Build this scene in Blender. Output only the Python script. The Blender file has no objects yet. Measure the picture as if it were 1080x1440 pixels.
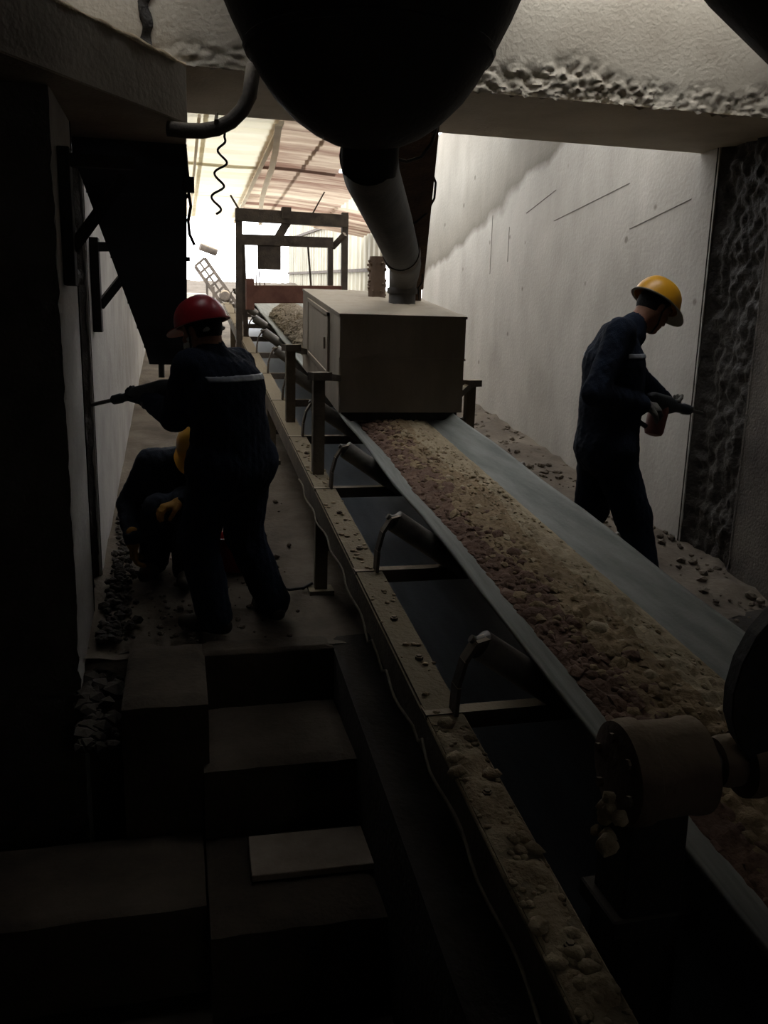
import bpy, bmesh, math, random
import numpy as np
from mathutils import Vector, Matrix, Euler, noise as mnoise
import openvdb as vdb

random.seed(7)
rng = np.random.default_rng(7)
S = bpy.context.scene
COL = S.collection
PI = math.pi

# ------------------------------------------------------------------ camera, sky, exposure
TAN = 0.11783                       # the gallery climbs 6.72 degrees along +Y
CAM = Vector((0.0, 0.0, 1.57))


def set_camera():
    yaw, pitch, roll = math.radians(13.616), math.radians(12.68), math.radians(1.5)
    fw = Vector((math.sin(yaw) * math.cos(pitch), math.cos(yaw) * math.cos(pitch), -math.sin(pitch)))
    r = Vector((math.cos(yaw), -math.sin(yaw), 0.0))
    u = r.cross(fw)
    r2 = r * math.cos(roll) + u * math.sin(roll)
    u2 = u * math.cos(roll) - r * math.sin(roll)
    m = Matrix((r2, u2, -fw)).transposed().to_4x4()
    m.translation = CAM
    cd = bpy.data.cameras.new('camera')
    co = bpy.data.objects.new('camera', cd)
    COL.objects.link(co)
    co.matrix_world = m
    cd.sensor_fit = 'VERTICAL'
    cd.sensor_height = 36.0
    cd.lens = 1200.0 / 1440.0 * 36.0
    cd.clip_start = 0.05
    cd.clip_end = 300
    S.camera = co


set_camera()
W = bpy.data.worlds.new('overcast_sky')
S.world = W
W.use_nodes = True
wn = W.node_tree
wn.nodes['Background'].inputs[0].default_value = (0.97, 0.98, 1.0, 1)
wn.nodes['Background'].inputs[1].default_value = 5.0
S.view_settings.view_transform = 'Standard'
S.view_settings.look = 'None'
S.view_settings.gamma = 1.0
S.view_settings.use_curve_mapping = False
S.view_settings.exposure = 0.15
S.cycles.max_bounces = 8
S.cycles.diffuse_bounces = 5
S.cycles.glossy_bounces = 3
S.cycles.sample_clamp_indirect = 4.0
S.cycles.use_denoising = True

# ------------------------------------------------------------------ materials
MATS = {}


def srgb(h):
    c = [int(h[i:i + 2], 16) / 255 for i in (0, 2, 4)]
    return tuple(((x / 12.92) if x <= .04045 else ((x + .055) / 1.055) ** 2.4) for x in c) + (1,)


def mat(name, a, b, scale=6.0, rough=0.85, bump=0.3, bscale=40.0, dust=None, dust_lo=0.55, dust_hi=0.95,
        metal=0.0, trans=0.0, streak=None, spec=0.3, bdist=0.01, stops=(.35, .68)):
    """two noise-mixed base colours, fine bump, and optional settled dust on upward faces"""
    if name in MATS:
        return MATS[name]
    m = bpy.data.materials.new(name)
    MATS[name] = m
    m.use_nodes = True
    nt = m.node_tree
    N, L = nt.nodes, nt.links
    p = N['Principled BSDF']
    tc = N.new('ShaderNodeTexCoord')
    geo = N.new('ShaderNodeNewGeometry')
    vec = geo.outputs['Position']
    if streak:
        mp = N.new('ShaderNodeMapping')
        mp.inputs['Scale'].default_value = streak
        L.new(vec, mp.inputs['Vector'])
        svec = mp.outputs[0]
    else:
        svec = vec
    n1 = N.new('ShaderNodeTexNoise')
    n1.inputs['Scale'].default_value = scale
    n1.inputs['Detail'].default_value = 7
    n1.inputs['Roughness'].default_value = .62
    L.new(svec, n1.inputs['Vector'])
    cr = N.new('ShaderNodeValToRGB')
    cr.color_ramp.elements[0].position = stops[0]
    cr.color_ramp.elements[1].position = stops[1]
    cr.color_ramp.elements[0].color = a
    cr.color_ramp.elements[1].color = b
    L.new(n1.outputs[0], cr.inputs[0])
    out = cr.outputs[0]
    n2 = N.new('ShaderNodeTexNoise')
    n2.inputs['Scale'].default_value = bscale
    n2.inputs['Detail'].default_value = 6
    L.new(vec, n2.inputs['Vector'])
    if dust is not None:
        sx = N.new('ShaderNodeSeparateXYZ')
        L.new(geo.outputs['Normal'], sx.inputs[0])
        ad = N.new('ShaderNodeMath')
        ad.operation = 'MULTIPLY_ADD'
        L.new(n1.outputs[0], ad.inputs[0])
        ad.inputs[1].default_value = .5
        L.new(sx.outputs[2], ad.inputs[2])
        mr = N.new('ShaderNodeMapRange')
        mr.inputs[1].default_value = dust_lo
        mr.inputs[2].default_value = dust_hi + .25
        L.new(ad.outputs[0], mr.inputs[0])
        mx = N.new('ShaderNodeMix')
        mx.data_type = 'RGBA'
        L.new(mr.outputs[0], mx.inputs[0])
        L.new(out, mx.inputs[6])
        mx.inputs[7].default_value = dust
        out = mx.outputs[2]
    L.new(out, p.inputs['Base Color'])
    p.inputs['Roughness'].default_value = rough
    p.inputs['Metallic'].default_value = metal
    p.inputs['Specular IOR Level'].default_value = spec
    bp = N.new('ShaderNodeBump')
    bp.inputs['Strength'].default_value = bump
    bp.inputs['Distance'].default_value = bdist
    L.new(n2.outputs[0], bp.inputs['Height'])
    L.new(bp.outputs[0], p.inputs['Normal'])
    if trans > 0:
        tr = N.new('ShaderNodeBsdfTranslucent')
        L.new(out, tr.inputs[0])
        ms = N.new('ShaderNodeMixShader')
        ms.inputs[0].default_value = trans
        L.new(p.outputs[0], ms.inputs[1])
        L.new(tr.outputs[0], ms.inputs[2])
        L.new(ms.outputs[0], N['Material Output'].inputs[0])
    return m


DUST = srgb('9a8b74')
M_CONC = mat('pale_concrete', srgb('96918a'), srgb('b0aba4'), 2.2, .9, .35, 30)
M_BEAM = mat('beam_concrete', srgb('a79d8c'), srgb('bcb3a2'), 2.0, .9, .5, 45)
M_DARKC = mat('dark_concrete', srgb('4b4540'), srgb('655e55'), 3, .95, .7, 60)  # one even darker tone for near-bay walls, ceiling and joint backings
M_ROUGH = mat('broken_concrete', srgb('27231f'), srgb('3d3831'), 9, .7, .9, 50, stops=(.3, .8))
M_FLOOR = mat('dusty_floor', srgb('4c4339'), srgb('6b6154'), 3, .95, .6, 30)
M_PIT = mat('shade_dark_pit_wall', srgb('2a2622'), srgb('3a352f'), 4, .95, .6, 40)  # pit wall's shade is put into this dark base colour
M_SEAM = mat('seam_shade', srgb('6f6a63'), srgb('7f7a72'), 4, .95, .4, 40)
M_SHADE_GROUND = mat('shade_dark_ground', srgb('27221d'), srgb('3a342c'), 4, .95, .7, 40)  # near-black ground: shade under and beside the conveyor put into the colour
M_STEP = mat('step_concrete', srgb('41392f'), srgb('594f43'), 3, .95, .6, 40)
M_SLAB = mat('slab_concrete', srgb('857c70'), srgb('a09688'), 2.5, .92, .4, 40, dust=srgb('b8ae9e'))
M_STEEL = mat('dusty_steel', srgb('3d362f'), srgb('5a5046'), 7, .75, .4, 60, dust=DUST)
M_STRING = mat('stringer_steel', srgb('4f463a'), srgb('665b4b'), 5, .85, .6, 50, dust=srgb('83765f'))
M_BLACK = mat('black_steel', srgb('1c1a18'), srgb('2b2826'), 5, .8, .4, 50, dust=srgb('4a433a'))
M_HOPPER = mat('dark_hopper_steel', srgb('211f1d'), srgb('302c29'), 2, .8, .3, 30)
M_PIPE = mat('grey_pipe', srgb('302e2c'), srgb('45423f'), 4, .65, .2, 40, dust=srgb('7d7465'), dust_lo=.75)
M_RUST = mat('rust_steel', srgb('3a2a22'), srgb('54402f'), 6, .9, .5, 50)
M_REDRUST = mat('red_rust_steel', srgb('5c3c33'), srgb('7a5548'), 5, .9, .4, 50, dust=srgb('8c7664'))
M_BOX = mat('box_steel_dusty', srgb('6f675b'), srgb('867d70'), 3, .85, .3, 40, dust=srgb('a99d8a'), streak=(1, 1, .3))
M_BELT = mat('belt_rubber', srgb('73756f'), srgb('91928b'), 3, .75, .15, 80, streak=(6, .4, 6))
M_RETURN = mat('return_belt_rubber', srgb('34383c'), srgb('4d5256'), 2, .38, .1, 60, streak=(5, .4, 5), spec=.5)
M_ROLL = mat('roller_steel', srgb('4c4844'), srgb('77726a'), 6, .45, .2, 40, metal=.5)
M_ORE_A = mat('ore_brown', srgb('5c463b'), srgb('7d6454'), 9, .95, .8, 60)
M_ORE_B = mat('ore_buff', srgb('7d6a52'), srgb('9a8668'), 9, .95, .8, 60)
M_ORE_C = mat('ore_pale', srgb('8f8067'), srgb('b0a084'), 9, .95, .8, 60)
M_HEAP = mat('ore_grey', srgb('6d6355'), srgb('8f8472'), 12, .95, .9, 50)
M_CREAM = mat('cream_sheet', srgb('d9d0b4'), srgb('ebe4cf'), 1.4, .6, .1, 30, trans=.24, streak=(.3, 2.2, 1))
M_BROWN = mat('brown_sheet', srgb('806455'), srgb('d8c8b0'), 1.5, .7, .15, 30, trans=.23, streak=(.22, 2.6, .6), stops=(.40, .66))
M_LATH = mat('pale_lath', srgb('d8ccb4'), srgb('ece3cf'), 3, .7, .1, 30, trans=.3)
M_CLAD = mat('clad_sheet', srgb('8d8878'), srgb('bdb7a4'), 2.5, .6, .15, 30, trans=.2, streak=(1, 1.2, .25))
M_RUBBER = mat('black_rubber', srgb('161514'), srgb('232120'), 8, .7, .2, 60)
M_HOSE = mat('dusty_hose', srgb('4a4540'), srgb('615a52'), 10, .85, .4, 70, dust=srgb('8a8072'))
M_ROPE = mat('pale_rope', srgb('7b7263'), srgb('9c927f'), 20, .9, .3, 90)
M_NAVY = mat('navy_cotton', srgb('161b26'), srgb('1f2735'), 9, .95, .5, 220, spec=.15)
M_NAVY2 = mat('faded_navy_cotton', srgb('20242c'), srgb('2b3039'), 9, .95, .5, 220, spec=.15)
M_SKIN = mat('skin', srgb('7d5643'), srgb('8f6650'), 14, .6, .15, 120)
M_STRIPE = mat('reflective_stripe', srgb('8b9096'), srgb('a9adb1'), 12, .4, .1, 90)
M_RED = mat('red_helmet_plastic', srgb('8d1622'), srgb('a31c2a'), 5, .38, .05, 40, spec=.5)
M_YEL = mat('yellow_helmet_plastic', srgb('c48a17'), srgb('d69a1f'), 5, .38, .05, 40, spec=.5)
M_PEAK = mat('dusty_visor', srgb('77705f'), srgb('8d8573'), 8, .5, .1, 60)
M_GLOVE = mat('grey_glove', srgb('4c4a45'), srgb('67645d'), 18, .95, .5, 150)
M_DGLOVE = mat('dark_glove', srgb('24262a'), srgb('34363a'), 18, .95, .5, 150)
M_YGLOVE = mat('tan_leather_glove', srgb('8a6226'), srgb('a87a35'), 14, .85, .4, 120)
M_BOOT = mat('boot_leather', srgb('1d1a18'), srgb('2b2724'), 9, .7, .3, 90, dust=srgb('4f473c'))
M_MASK = mat('white_mask_cloth', srgb('a9a8a4'), srgb('c2c1bd'), 9, .95, .2, 120)
M_HAIR = mat('black_hair', srgb('0e0d0c'), srgb('1a1816'), 30, .8, .5, 200)
M_TOOL = mat('tool_body', srgb('24282a'), srgb('33383b'), 8, .6, .2, 60)
M_TOOLRED = mat('tool_housing_red_brown', srgb('5c3630'), srgb('6e443b'), 8, .6, .2, 60)
M_BIT = mat('chisel_steel', srgb('77746e'), srgb('96928b'), 10, .45, .2, 60, metal=.6)
M_BUCKET = mat('red_bucket_plastic', srgb('7c1f22'), srgb('93292b'), 6, .5, .1, 50)
M_DRUM = mat('drum_casting', srgb('54453a'), srgb('6b594b'), 6, .85, .5, 50, dust=srgb('9c8a74'))
M_CLOD = mat('dust_clod', srgb('8d7b62'), srgb('b0a084'), 12, .95, .8, 70)
M_TARP = mat('bin_plate', srgb('2b2c30'), srgb('3c3d42'), 1.5, .7, .3, 20, streak=(.5, .5, 3))
M_PLATE = mat('step_plate_steel', srgb('948676'), srgb('b0a292'), 4, .85, .4, 40)
M_EYE = mat('eye', srgb('cfcac2'), srgb('dedad3'), 5, .3, .0, 30)


def right_wall_material():
    """concrete with an old darker pour above a slanting joint and run-down streaks"""
    m = mat('right_wall_concrete', srgb('a09b92'), srgb('b6b1a8'), 1.6, .9, .35, 30, streak=(1, 1, .6))
    nt = m.node_tree
    N, L = nt.nodes, nt.links
    p = N['Principled BSDF']
    src = p.inputs['Base Color'].links[0].from_socket
    geo = N.new('ShaderNodeNewGeometry')
    sx = N.new('ShaderNodeSeparateXYZ')
    L.new(geo.outputs['Position'], sx.inputs[0])
    ns = N.new('ShaderNodeTexNoise')
    ns.inputs['Scale'].default_value = 1.3
    ns.inputs['Detail'].default_value = 6
    L.new(geo.outputs['Position'], ns.inputs['Vector'])
    # joint line z = 3.10 - 0.215*(y - 7.77)   -> above it is the older grey pour
    a = N.new('ShaderNodeMath'); a.operation = 'MULTIPLY_ADD'
    L.new(sx.outputs[1], a.inputs[0]); a.inputs[1].default_value = .215; a.inputs[2].default_value = -4.78
    b = N.new('ShaderNodeMath'); b.operation = 'ADD'
    L.new(a.outputs[0], b.inputs[0]); L.new(sx.outputs[2], b.inputs[1])
    c = N.new('ShaderNodeMath'); c.operation = 'MULTIPLY_ADD'
    L.new(ns.outputs[0], c.inputs[0]); c.inputs[1].default_value = .55; L.new(b.outputs[0], c.inputs[2])
    r = N.new('ShaderNodeValToRGB')
    e = r.color_ramp.elements
    e[0].position, e[0].color = .20, (1, 1, 1, 1)
    e[1].position, e[1].color = .9, (.62, .61, .58, 1)
    e2 = r.color_ramp.elements.new(.29); e2.color = (.42, .40, .36, 1)
    e3 = r.color_ramp.elements.new(.40); e3.color = (.52, .50, .46, 1)
    L.new(c.outputs[0], r.inputs[0])
    # narrow vertical run streaks
    mp = N.new('ShaderNodeMapping'); mp.inputs['Scale'].default_value = (1, 1.5, .16)
    L.new(geo.outputs['Position'], mp.inputs['Vector'])
    n3 = N.new('ShaderNodeTexNoise'); n3.inputs['Scale'].default_value = 2.0; n3.inputs['Detail'].default_value = 5
    L.new(mp.outputs[0], n3.inputs['Vector'])
    r3 = N.new('ShaderNodeValToRGB')
    r3.color_ramp.elements[0].position, r3.color_ramp.elements[0].color = .33, (.66, .64, .6, 1)
    r3.color_ramp.elements[1].position, r3.color_ramp.elements[1].color = .55, (1, 1, 1, 1)
    L.new(n3.outputs[0], r3.inputs[0])
    m1 = N.new('ShaderNodeMix'); m1.data_type = 'RGBA'; m1.blend_type = 'MULTIPLY'; m1.inputs[0].default_value = 1
    L.new(src, m1.inputs[6]); L.new(r.outputs[0], m1.inputs[7])
    m2 = N.new('ShaderNodeMix'); m2.data_type = 'RGBA'; m2.blend_type = 'MULTIPLY'; m2.inputs[0].default_value = .22
    L.new(m1.outputs[2], m2.inputs[6]); L.new(r3.outputs[0], m2.inputs[7])
    vo = N.new('ShaderNodeTexVoronoi'); vo.inputs['Scale'].default_value = 2.6; vo.inputs['Randomness'].default_value = 1
    L.new(geo.outputs['Position'], vo.inputs['Vector'])
    r4 = N.new('ShaderNodeValToRGB')
    r4.color_ramp.elements[0].position, r4.color_ramp.elements[0].color = .05, (.45, .43, .4, 1)
    r4.color_ramp.elements[1].position, r4.color_ramp.elements[1].color = .085, (1, 1, 1, 1)
    L.new(vo.outputs['Distance'], r4.inputs[0])
    m3 = N.new('ShaderNodeMix'); m3.data_type = 'RGBA'; m3.blend_type = 'MULTIPLY'; m3.inputs[0].default_value = .8
    L.new(m2.outputs[2], m3.inputs[6]); L.new(r4.outputs[0], m3.inputs[7])
    L.new(m3.outputs[2], p.inputs['Base Color'])
    return m


M_RWALL = right_wall_material()


# ------------------------------------------------------------------ mesh builders
class MB:
    def __init__(s):
        s.v = []; s.f = []

    def add(s, vs, fs):
        o = len(s.v)
        s.v += [tuple(x) for x in vs]
        s.f += [tuple(i + o for i in f) for f in fs]
        return s

    def box(s, lo, hi):
        x0, y0, z0 = lo; x1, y1, z1 = hi
        return s.hexa([(x0, y0, z0), (x1, y0, z0), (x1, y1, z0), (x0, y1, z0), (x0, y0, z1), (x1, y0, z1), (x1, y1, z1), (x0, y1, z1)])

    def hexa(s, p):
        return s.add(p, [(0, 3, 2, 1), (4, 5, 6, 7), (0, 1, 5, 4), (1, 2, 6, 5), (2, 3, 7, 6), (3, 0, 4, 7)])

    def bar(s, a, b, w, h, up=(0, 0, 1)):
        a, b = Vector(a), Vector(b)
        d = (b - a).normalized()
        u = Vector(up)
        if abs(d.dot(u)) > .98:
            u = Vector((0, 1, 0))
        x = d.cross(u).normalized(); u = x.cross(d).normalized()
        p = []
        for c in (a, b):
            p += [c - x * w / 2 - u * h / 2, c + x * w / 2 - u * h / 2, c + x * w / 2 + u * h / 2, c - x * w / 2 + u * h / 2]
        return s.add(p, [(0, 1, 2, 3), (7, 6, 5, 4), (0, 4, 5, 1), (1, 5, 6, 2), (2, 6, 7, 3), (3, 7, 4, 0)])

    def angle_bar(s, a, b, w, t, side=(1, 0, 0), up=(0, 0, 1)):
        """an L-section: one flange along side, one along -up"""
        a, b = Vector(a), Vector(b)
        sd, u = Vector(side), Vector(up)
        prof = [Vector((0, 0)), Vector((w, 0)), Vector((w, -t)), Vector((t, -t)), Vector((t, -w)), Vector((0, -w))]
        p = []
        for c in (a, b):
            p += [c + sd * q.x + u * q.y for q in prof]
        fs = [(0, 1, 2, 3), (0, 3, 4, 5), (9, 8, 7, 6), (11, 10, 9, 6)]
        fs += [(i, i + 6, (i + 1) % 6 + 6, (i + 1) % 6) for i in range(6)]
        return s.add(p, fs)

    def tube(s, pts, r, n=10, cap=True):
        pts = [Vector(p) for p in pts]
        rs = r if isinstance(r, (list, tuple)) else [r] * len(pts)
        vs = []; fs = []
        ref = None
        for i, p in enumerate(pts):
            d = (pts[min(i + 1, len(pts) - 1)] - pts[max(i - 1, 0)]).normalized()
            if ref is None:
                ref = d.orthogonal().normalized()
            x = (ref - d * ref.dot(d)).normalized()
            ref = x
            y = d.cross(x)
            for k in range(n):
                a = 2 * PI * k / n
                vs.append(p + (x * math.cos(a) + y * math.sin(a)) * rs[i])
        for i in range(len(pts) - 1):
            for k in range(n):
                fs.append((i * n + k, i * n + (k + 1) % n, (i + 1) * n + (k + 1) % n, (i + 1) * n + k))
        if cap:
            fs.append(tuple(range(n - 1, -1, -1)))
            fs.append(tuple((len(pts) - 1) * n + k for k in range(n)))
        return s.add(vs, fs)

    def lathe(s, base, axis, prof, n=32):
        """prof: list of (distance along axis, radius)"""
        base, axis = Vector(base), Vector(axis).normalized()
        x = axis.orthogonal().normalized(); y = axis.cross(x)
        vs = []; fs = []
        for h, r in prof:
            for k in range(n):
                a = 2 * PI * k / n
                vs.append(base + axis * h + (x * math.cos(a) + y * math.sin(a)) * max(r, .0005))
        for i in range(len(prof) - 1):
            for k in range(n):
                fs.append((i * n + k, i * n + (k + 1) % n, (i + 1) * n + (k + 1) % n, (i + 1) * n + k))
        fs.append(tuple(range(n - 1, -1, -1)))
        fs.append(tuple((len(prof) - 1) * n + k for k in range(n)))
        return s.add(vs, fs)

    def prism(s, poly, off):
        """polygon (3-D points) pushed along off"""
        n = len(poly); off = Vector(off)
        vs = [Vector(p) for p in poly] + [Vector(p) + off for p in poly]
        fs = [tuple(range(n)), tuple(range(2 * n - 1, n - 1, -1))]
        fs += [(i, i + n, (i + 1) % n + n, (i + 1) % n) for i in range(n)]
        return s.add(vs, fs)

    def rock(s, c, r, sq=(1, 1, 1), sub=1, jit=(.72, 1.2)):
        vs, fs = ICO[sub]
        q = Euler((random.random() * 6, random.random() * 6, random.random() * 6)).to_matrix()
        pts = []
        for v in vs:
            k = r * random.uniform(*jit)
            w = q @ v
            pts.append((c[0] + w.x * k * sq[0], c[1] + w.y * k * sq[1], c[2] + w.z * k * sq[2]))
        return s.add(pts, fs)

    def build(s, name, m, parent=None, smooth=False, bevel=0.0, kind=None, label=None, fix=True):
        me = bpy.data.meshes.new(name)
        off = root_loc(parent)
        me.from_pydata([(v[0] - off[0], v[1] - off[1], v[2] - off[2]) for v in s.v], [], s.f)
        if fix or bevel > 0:
            bm = bmesh.new(); bm.from_mesh(me)
            if bevel > 0:
                bmesh.ops.bevel(bm, geom=[e for e in bm.edges], offset=bevel, segments=1, affect='EDGES', clamp_overlap=True)
            if fix:
                bmesh.ops.recalc_face_normals(bm, faces=bm.faces)
            bm.to_mesh(me); bm.free()
        for mm in (m if isinstance(m, (list, tuple)) else [m]):
            me.materials.append(mm)
        if smooth:
            me.polygons.foreach_set('use_smooth', [True] * len(me.polygons))
            if smooth != 'all':
                me.set_sharp_from_angle(angle=math.radians(smooth if smooth is not True else 40))
        o = bpy.data.objects.new(name, me)
        COL.objects.link(o)
        if parent is not None:
            o.parent = parent
        if kind:
            o['kind'] = kind
        if label:
            o['label'] = label
        return o


def make_ico(sub):
    bm = bmesh.new()
    bmesh.ops.create_icosphere(bm, subdivisions=sub, radius=1)
    r = ([v.co.copy() for v in bm.verts], [tuple(v.index for v in f.verts) for f in bm.faces])
    bm.free()
    return r


ICO = {1: make_ico(1), 2: make_ico(2)}


def root_loc(p):
    x = Vector((0, 0, 0))
    while p is not None:
        x += Vector(p.location); p = p.parent
    return x


def empty(name, label, cat, loc, group=None):
    o = bpy.data.objects.new(name, None)
    o.empty_display_size = .1
    COL.objects.link(o)
    o.location = loc
    return tag(o, label, cat, group)


def tag(o, label, cat, group=None):
    o['label'] = label; o['category'] = cat
    if group:
        o['group'] = group
    return o


def struct(o):
    o['kind'] = 'structure'
    return o


def dup(o, off=(0, 0, 0), parent=None):
    c = o.copy(); COL.objects.link(c)
    c.parent = parent if parent is not None else o.parent
    c.location = Vector(o.location) + Vector(off)
    for ch in o.children:
        d = ch.copy(); COL.objects.link(d); d.parent = c
    return c


_ph = rng.uniform(0, 6.28, (40, 3)); _fr = rng.normal(0, 1, (40, 3))


def fnoise(x, y, z, scale=1.0, n=14):
    """cheap smooth pseudo-noise, about -1..1"""
    r = 0.0; a = 0.0
    for i in range(n):
        k = scale * (1 + i * .35)
        amp = 1 / (1 + i * .25)
        r = r + amp * np.sin(k * (_fr[i, 0] * x + _fr[i, 1] * y + _fr[i, 2] * z) + _ph[i, 0])
        a += amp * amp * .5
    return r / (2.2 * math.sqrt(a))


def grid_mesh(fn, nu, nv):
    """MB of a grid sampled by fn(u,v)->xyz, u,v in 0..1"""
    b = MB()
    vs = []
    for j in range(nv + 1):
        for i in range(nu + 1):
            vs.append(fn(i / nu, j / nv))
    fs = [(j * (nu + 1) + i, j * (nu + 1) + i + 1, (j + 1) * (nu + 1) + i + 1, (j + 1) * (nu + 1) + i) for j in range(nv) for i in range(nu)]
    return b.add(vs, fs)


def ramp(y):
    return (y - 4.24) * TAN


# ------------------------------------------------------------------ the setting
XL, XR = -0.47, 3.40

# floor: the sloping gallery floor (right of the stair) and the landing beyond the stair
fb = MB()
def fl(u, v):
    y = 4.0 + 22 * v ** 1.6
    x = XL - .14 + (XR - XL + .28) * u
    k = .018 * float(fnoise(x, y, 0, 3.0)) + .012 * float(fnoise(x, y, 3, 9.0))
    edge = max(0, 1 - abs(x - XR) / .5)
    lumps = .06 * edge * max(0, float(fnoise(x, y, 1, 5)))
    return (x, y, ramp(y) + k + lumps - .01)
fb.v, fb.f = grid_mesh(fl, 60, 110).v, grid_mesh(fl, 60, 110).f
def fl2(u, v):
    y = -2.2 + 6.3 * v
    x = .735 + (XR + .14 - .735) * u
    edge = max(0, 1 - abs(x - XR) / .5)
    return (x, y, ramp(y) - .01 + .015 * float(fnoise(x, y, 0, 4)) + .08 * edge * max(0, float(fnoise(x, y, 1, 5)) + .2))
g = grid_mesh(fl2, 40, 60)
struct(g.build('floor_lower', M_SHADE_GROUND, smooth='all', fix=False))
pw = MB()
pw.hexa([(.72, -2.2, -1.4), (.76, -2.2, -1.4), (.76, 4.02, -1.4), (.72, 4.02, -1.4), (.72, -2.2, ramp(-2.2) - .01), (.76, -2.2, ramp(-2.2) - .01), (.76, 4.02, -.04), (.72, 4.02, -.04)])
fb.box((XL - .03, 4.0, -1.4), (.78, 4.12, -.06))
fb.box((-12, 24, 1.2), (14, 60, 2.2))          # pale yard outside the far mouth
fb.box((-3.3, -2.3, -1.15), (.76, 4.02, -1.0))     # pit bottom by the camera
struct(fb.build('floor', M_FLOOR, smooth='all', fix=False))
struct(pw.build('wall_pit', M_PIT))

# stair: three treads between curb and conveyor pit
def rough_block(lo, hi, amp, n=14, seed=0):
    b = MB()
    (x0, y0, z0), (x1, y1, z1) = lo, hi
    def top(u, v):
        x, y = x0 + (x1 - x0) * u, y0 + (y1 - y0) * v
        e = min(u, 1 - u, v, 1 - v)
        return (x, y, z1 + amp * float(fnoise(x, y, seed, 9)) - (.02 if e < 1e-6 else 0))
    g = grid_mesh(top, n, n); b.add(g.v, g.f)
    def front(u, v):
        x, z = x0 + (x1 - x0) * u, z0 + (z1 - .02 - z0) * v
        return (x, y0 + (amp * float(fnoise(x, z, seed + 2, 11)) if 0 < v < 1 else 0), z + (amp * float(fnoise(x, y0, seed, 9)) if v == 1 else 0))
    g = grid_mesh(front, n, n); b.add(g.v, g.f)
    for xx in (x0, x1):
        g = grid_mesh(lambda u, v: (xx, y0 + (y1 - y0) * u, z0 + (z1 - .02 - z0) * v + (amp * float(fnoise(xx, y0 + (y1 - y0) * u, seed, 9)) if v == 1 else 0)), n, 4)
        b.add(g.v, g.f)
    return b
stair = empty('stair', 'dusty concrete steps going down toward the viewer beside the conveyor', 'stairs', (.4, 3.4, -1.0))
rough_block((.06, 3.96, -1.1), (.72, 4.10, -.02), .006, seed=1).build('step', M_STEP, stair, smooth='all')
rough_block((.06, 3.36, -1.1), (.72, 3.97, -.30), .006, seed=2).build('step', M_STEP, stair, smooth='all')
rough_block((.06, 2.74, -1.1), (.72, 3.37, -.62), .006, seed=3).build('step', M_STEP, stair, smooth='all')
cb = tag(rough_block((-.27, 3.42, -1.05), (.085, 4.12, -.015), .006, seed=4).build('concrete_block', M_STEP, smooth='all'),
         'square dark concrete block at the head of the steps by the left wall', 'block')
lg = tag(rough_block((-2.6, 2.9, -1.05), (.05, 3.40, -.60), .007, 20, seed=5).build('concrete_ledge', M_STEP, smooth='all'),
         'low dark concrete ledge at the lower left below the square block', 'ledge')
pl = MB().prism([(.235, 3.27, -.585), (.84, 3.255, -.585), (.80, 2.985, -.585), (.228, 3.0, -.585)], (0, 0, -.03))
tag(pl.build('step_plate', M_PLATE, bevel=.003), 'bare rectangular steel plate lying on the lowest visible step', 'plate')

# walls -------------------------------------------------------------
def slab_wall(name, lo, hi, m):
    return struct(MB().box(lo, hi).build(name, m))

wr_ = struct(MB().box((XR, 5.18, -1.7), (XR + .4, 12.1, 3.95)).build('wall_right', M_RWALL))
for (ya, za, yb, zb3) in ((8.36, 2.64, 7.68, 2.77), (7.68, 2.50, 6.32, 2.64), (6.26, 2.30, 5.45, 2.42), (9.32, 2.72, 9.32, 2.1), (8.8, 2.55, 8.8, 2.2)):
    MB().bar((XR - .001, ya, za), (XR - .001, yb, zb3), .004, .007, up=(1, 0, 0)).build('formwork_seam', M_SEAM, wr_)
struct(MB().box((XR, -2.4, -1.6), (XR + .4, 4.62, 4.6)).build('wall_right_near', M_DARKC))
def strip(side, y0, y1, z0, z1, x, depth, nu, nv, seed):
    def fn(u, v):
        y = y0 + (y1 - y0) * u; z = z0 + (z1 - z0) * v
        d = depth + .030 * mnoise.noise(Vector((y * 7, z * 5, seed))) + .026 * mnoise.noise(Vector((y * 19, z * 15, seed + 5))) + .012 * mnoise.noise(Vector((y * 50, z * 45, seed)))
        e = min(u, 1 - u) * 2
        d = d * min(1, e * 3.5)
        return (x + side * d, y, z)
    return grid_mesh(fn, nu, nv)
struct(strip(1, 4.60, 5.20, -.6, 2.75, XR - .005, .06, 40, 220, 2).build('wall_right_chiselled_joint', M_ROUGH, smooth='all', fix=False))
struct(MB().box((XR + .11, 4.6, -1.7), (XR + .4, 5.2, 3.0)).build('wall_right_joint_backing', M_DARKC))

def pillar_front(u, v):
    x = -3.2 + (XL + 3.2) * (1 - (1 - u) ** 2); z = -1.2 + 5.4 * v
    near = max(0, 1 - (XL - x) / .10)
    return (x - .012 * near * abs(float(fnoise(x, z, 1, 22))), 3.85 + .01 * float(fnoise(x, z, 4, 12)) + .02 * near * abs(float(fnoise(x, z, 2, 25))), z)
pb = grid_mesh(pillar_front, 40, 110)
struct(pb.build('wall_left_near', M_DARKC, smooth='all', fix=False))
wl = MB()
def ret(u, v):
    y = 3.85 + .70 * u; z = -1.2 + 4.0 * v
    near = max(0, 1 - u * 8)
    return (XL - .012 * near * abs(float(fnoise(XL, z, 1, 22))), y + .02 * near * abs(float(fnoise(XL, z, 2, 25))), z)
g = grid_mesh(ret, 12, 110); wl.add(g.v, g.f)
wl.box((XL - .4, 5.02, -1.7), (XL, 13.5, 3.6))
wl.box((XL - .4, 3.90, -1.7), (XL - .03, 4.56, 3.4))
struct(wl.build('wall_left', M_CONC, fix=False))
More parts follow.
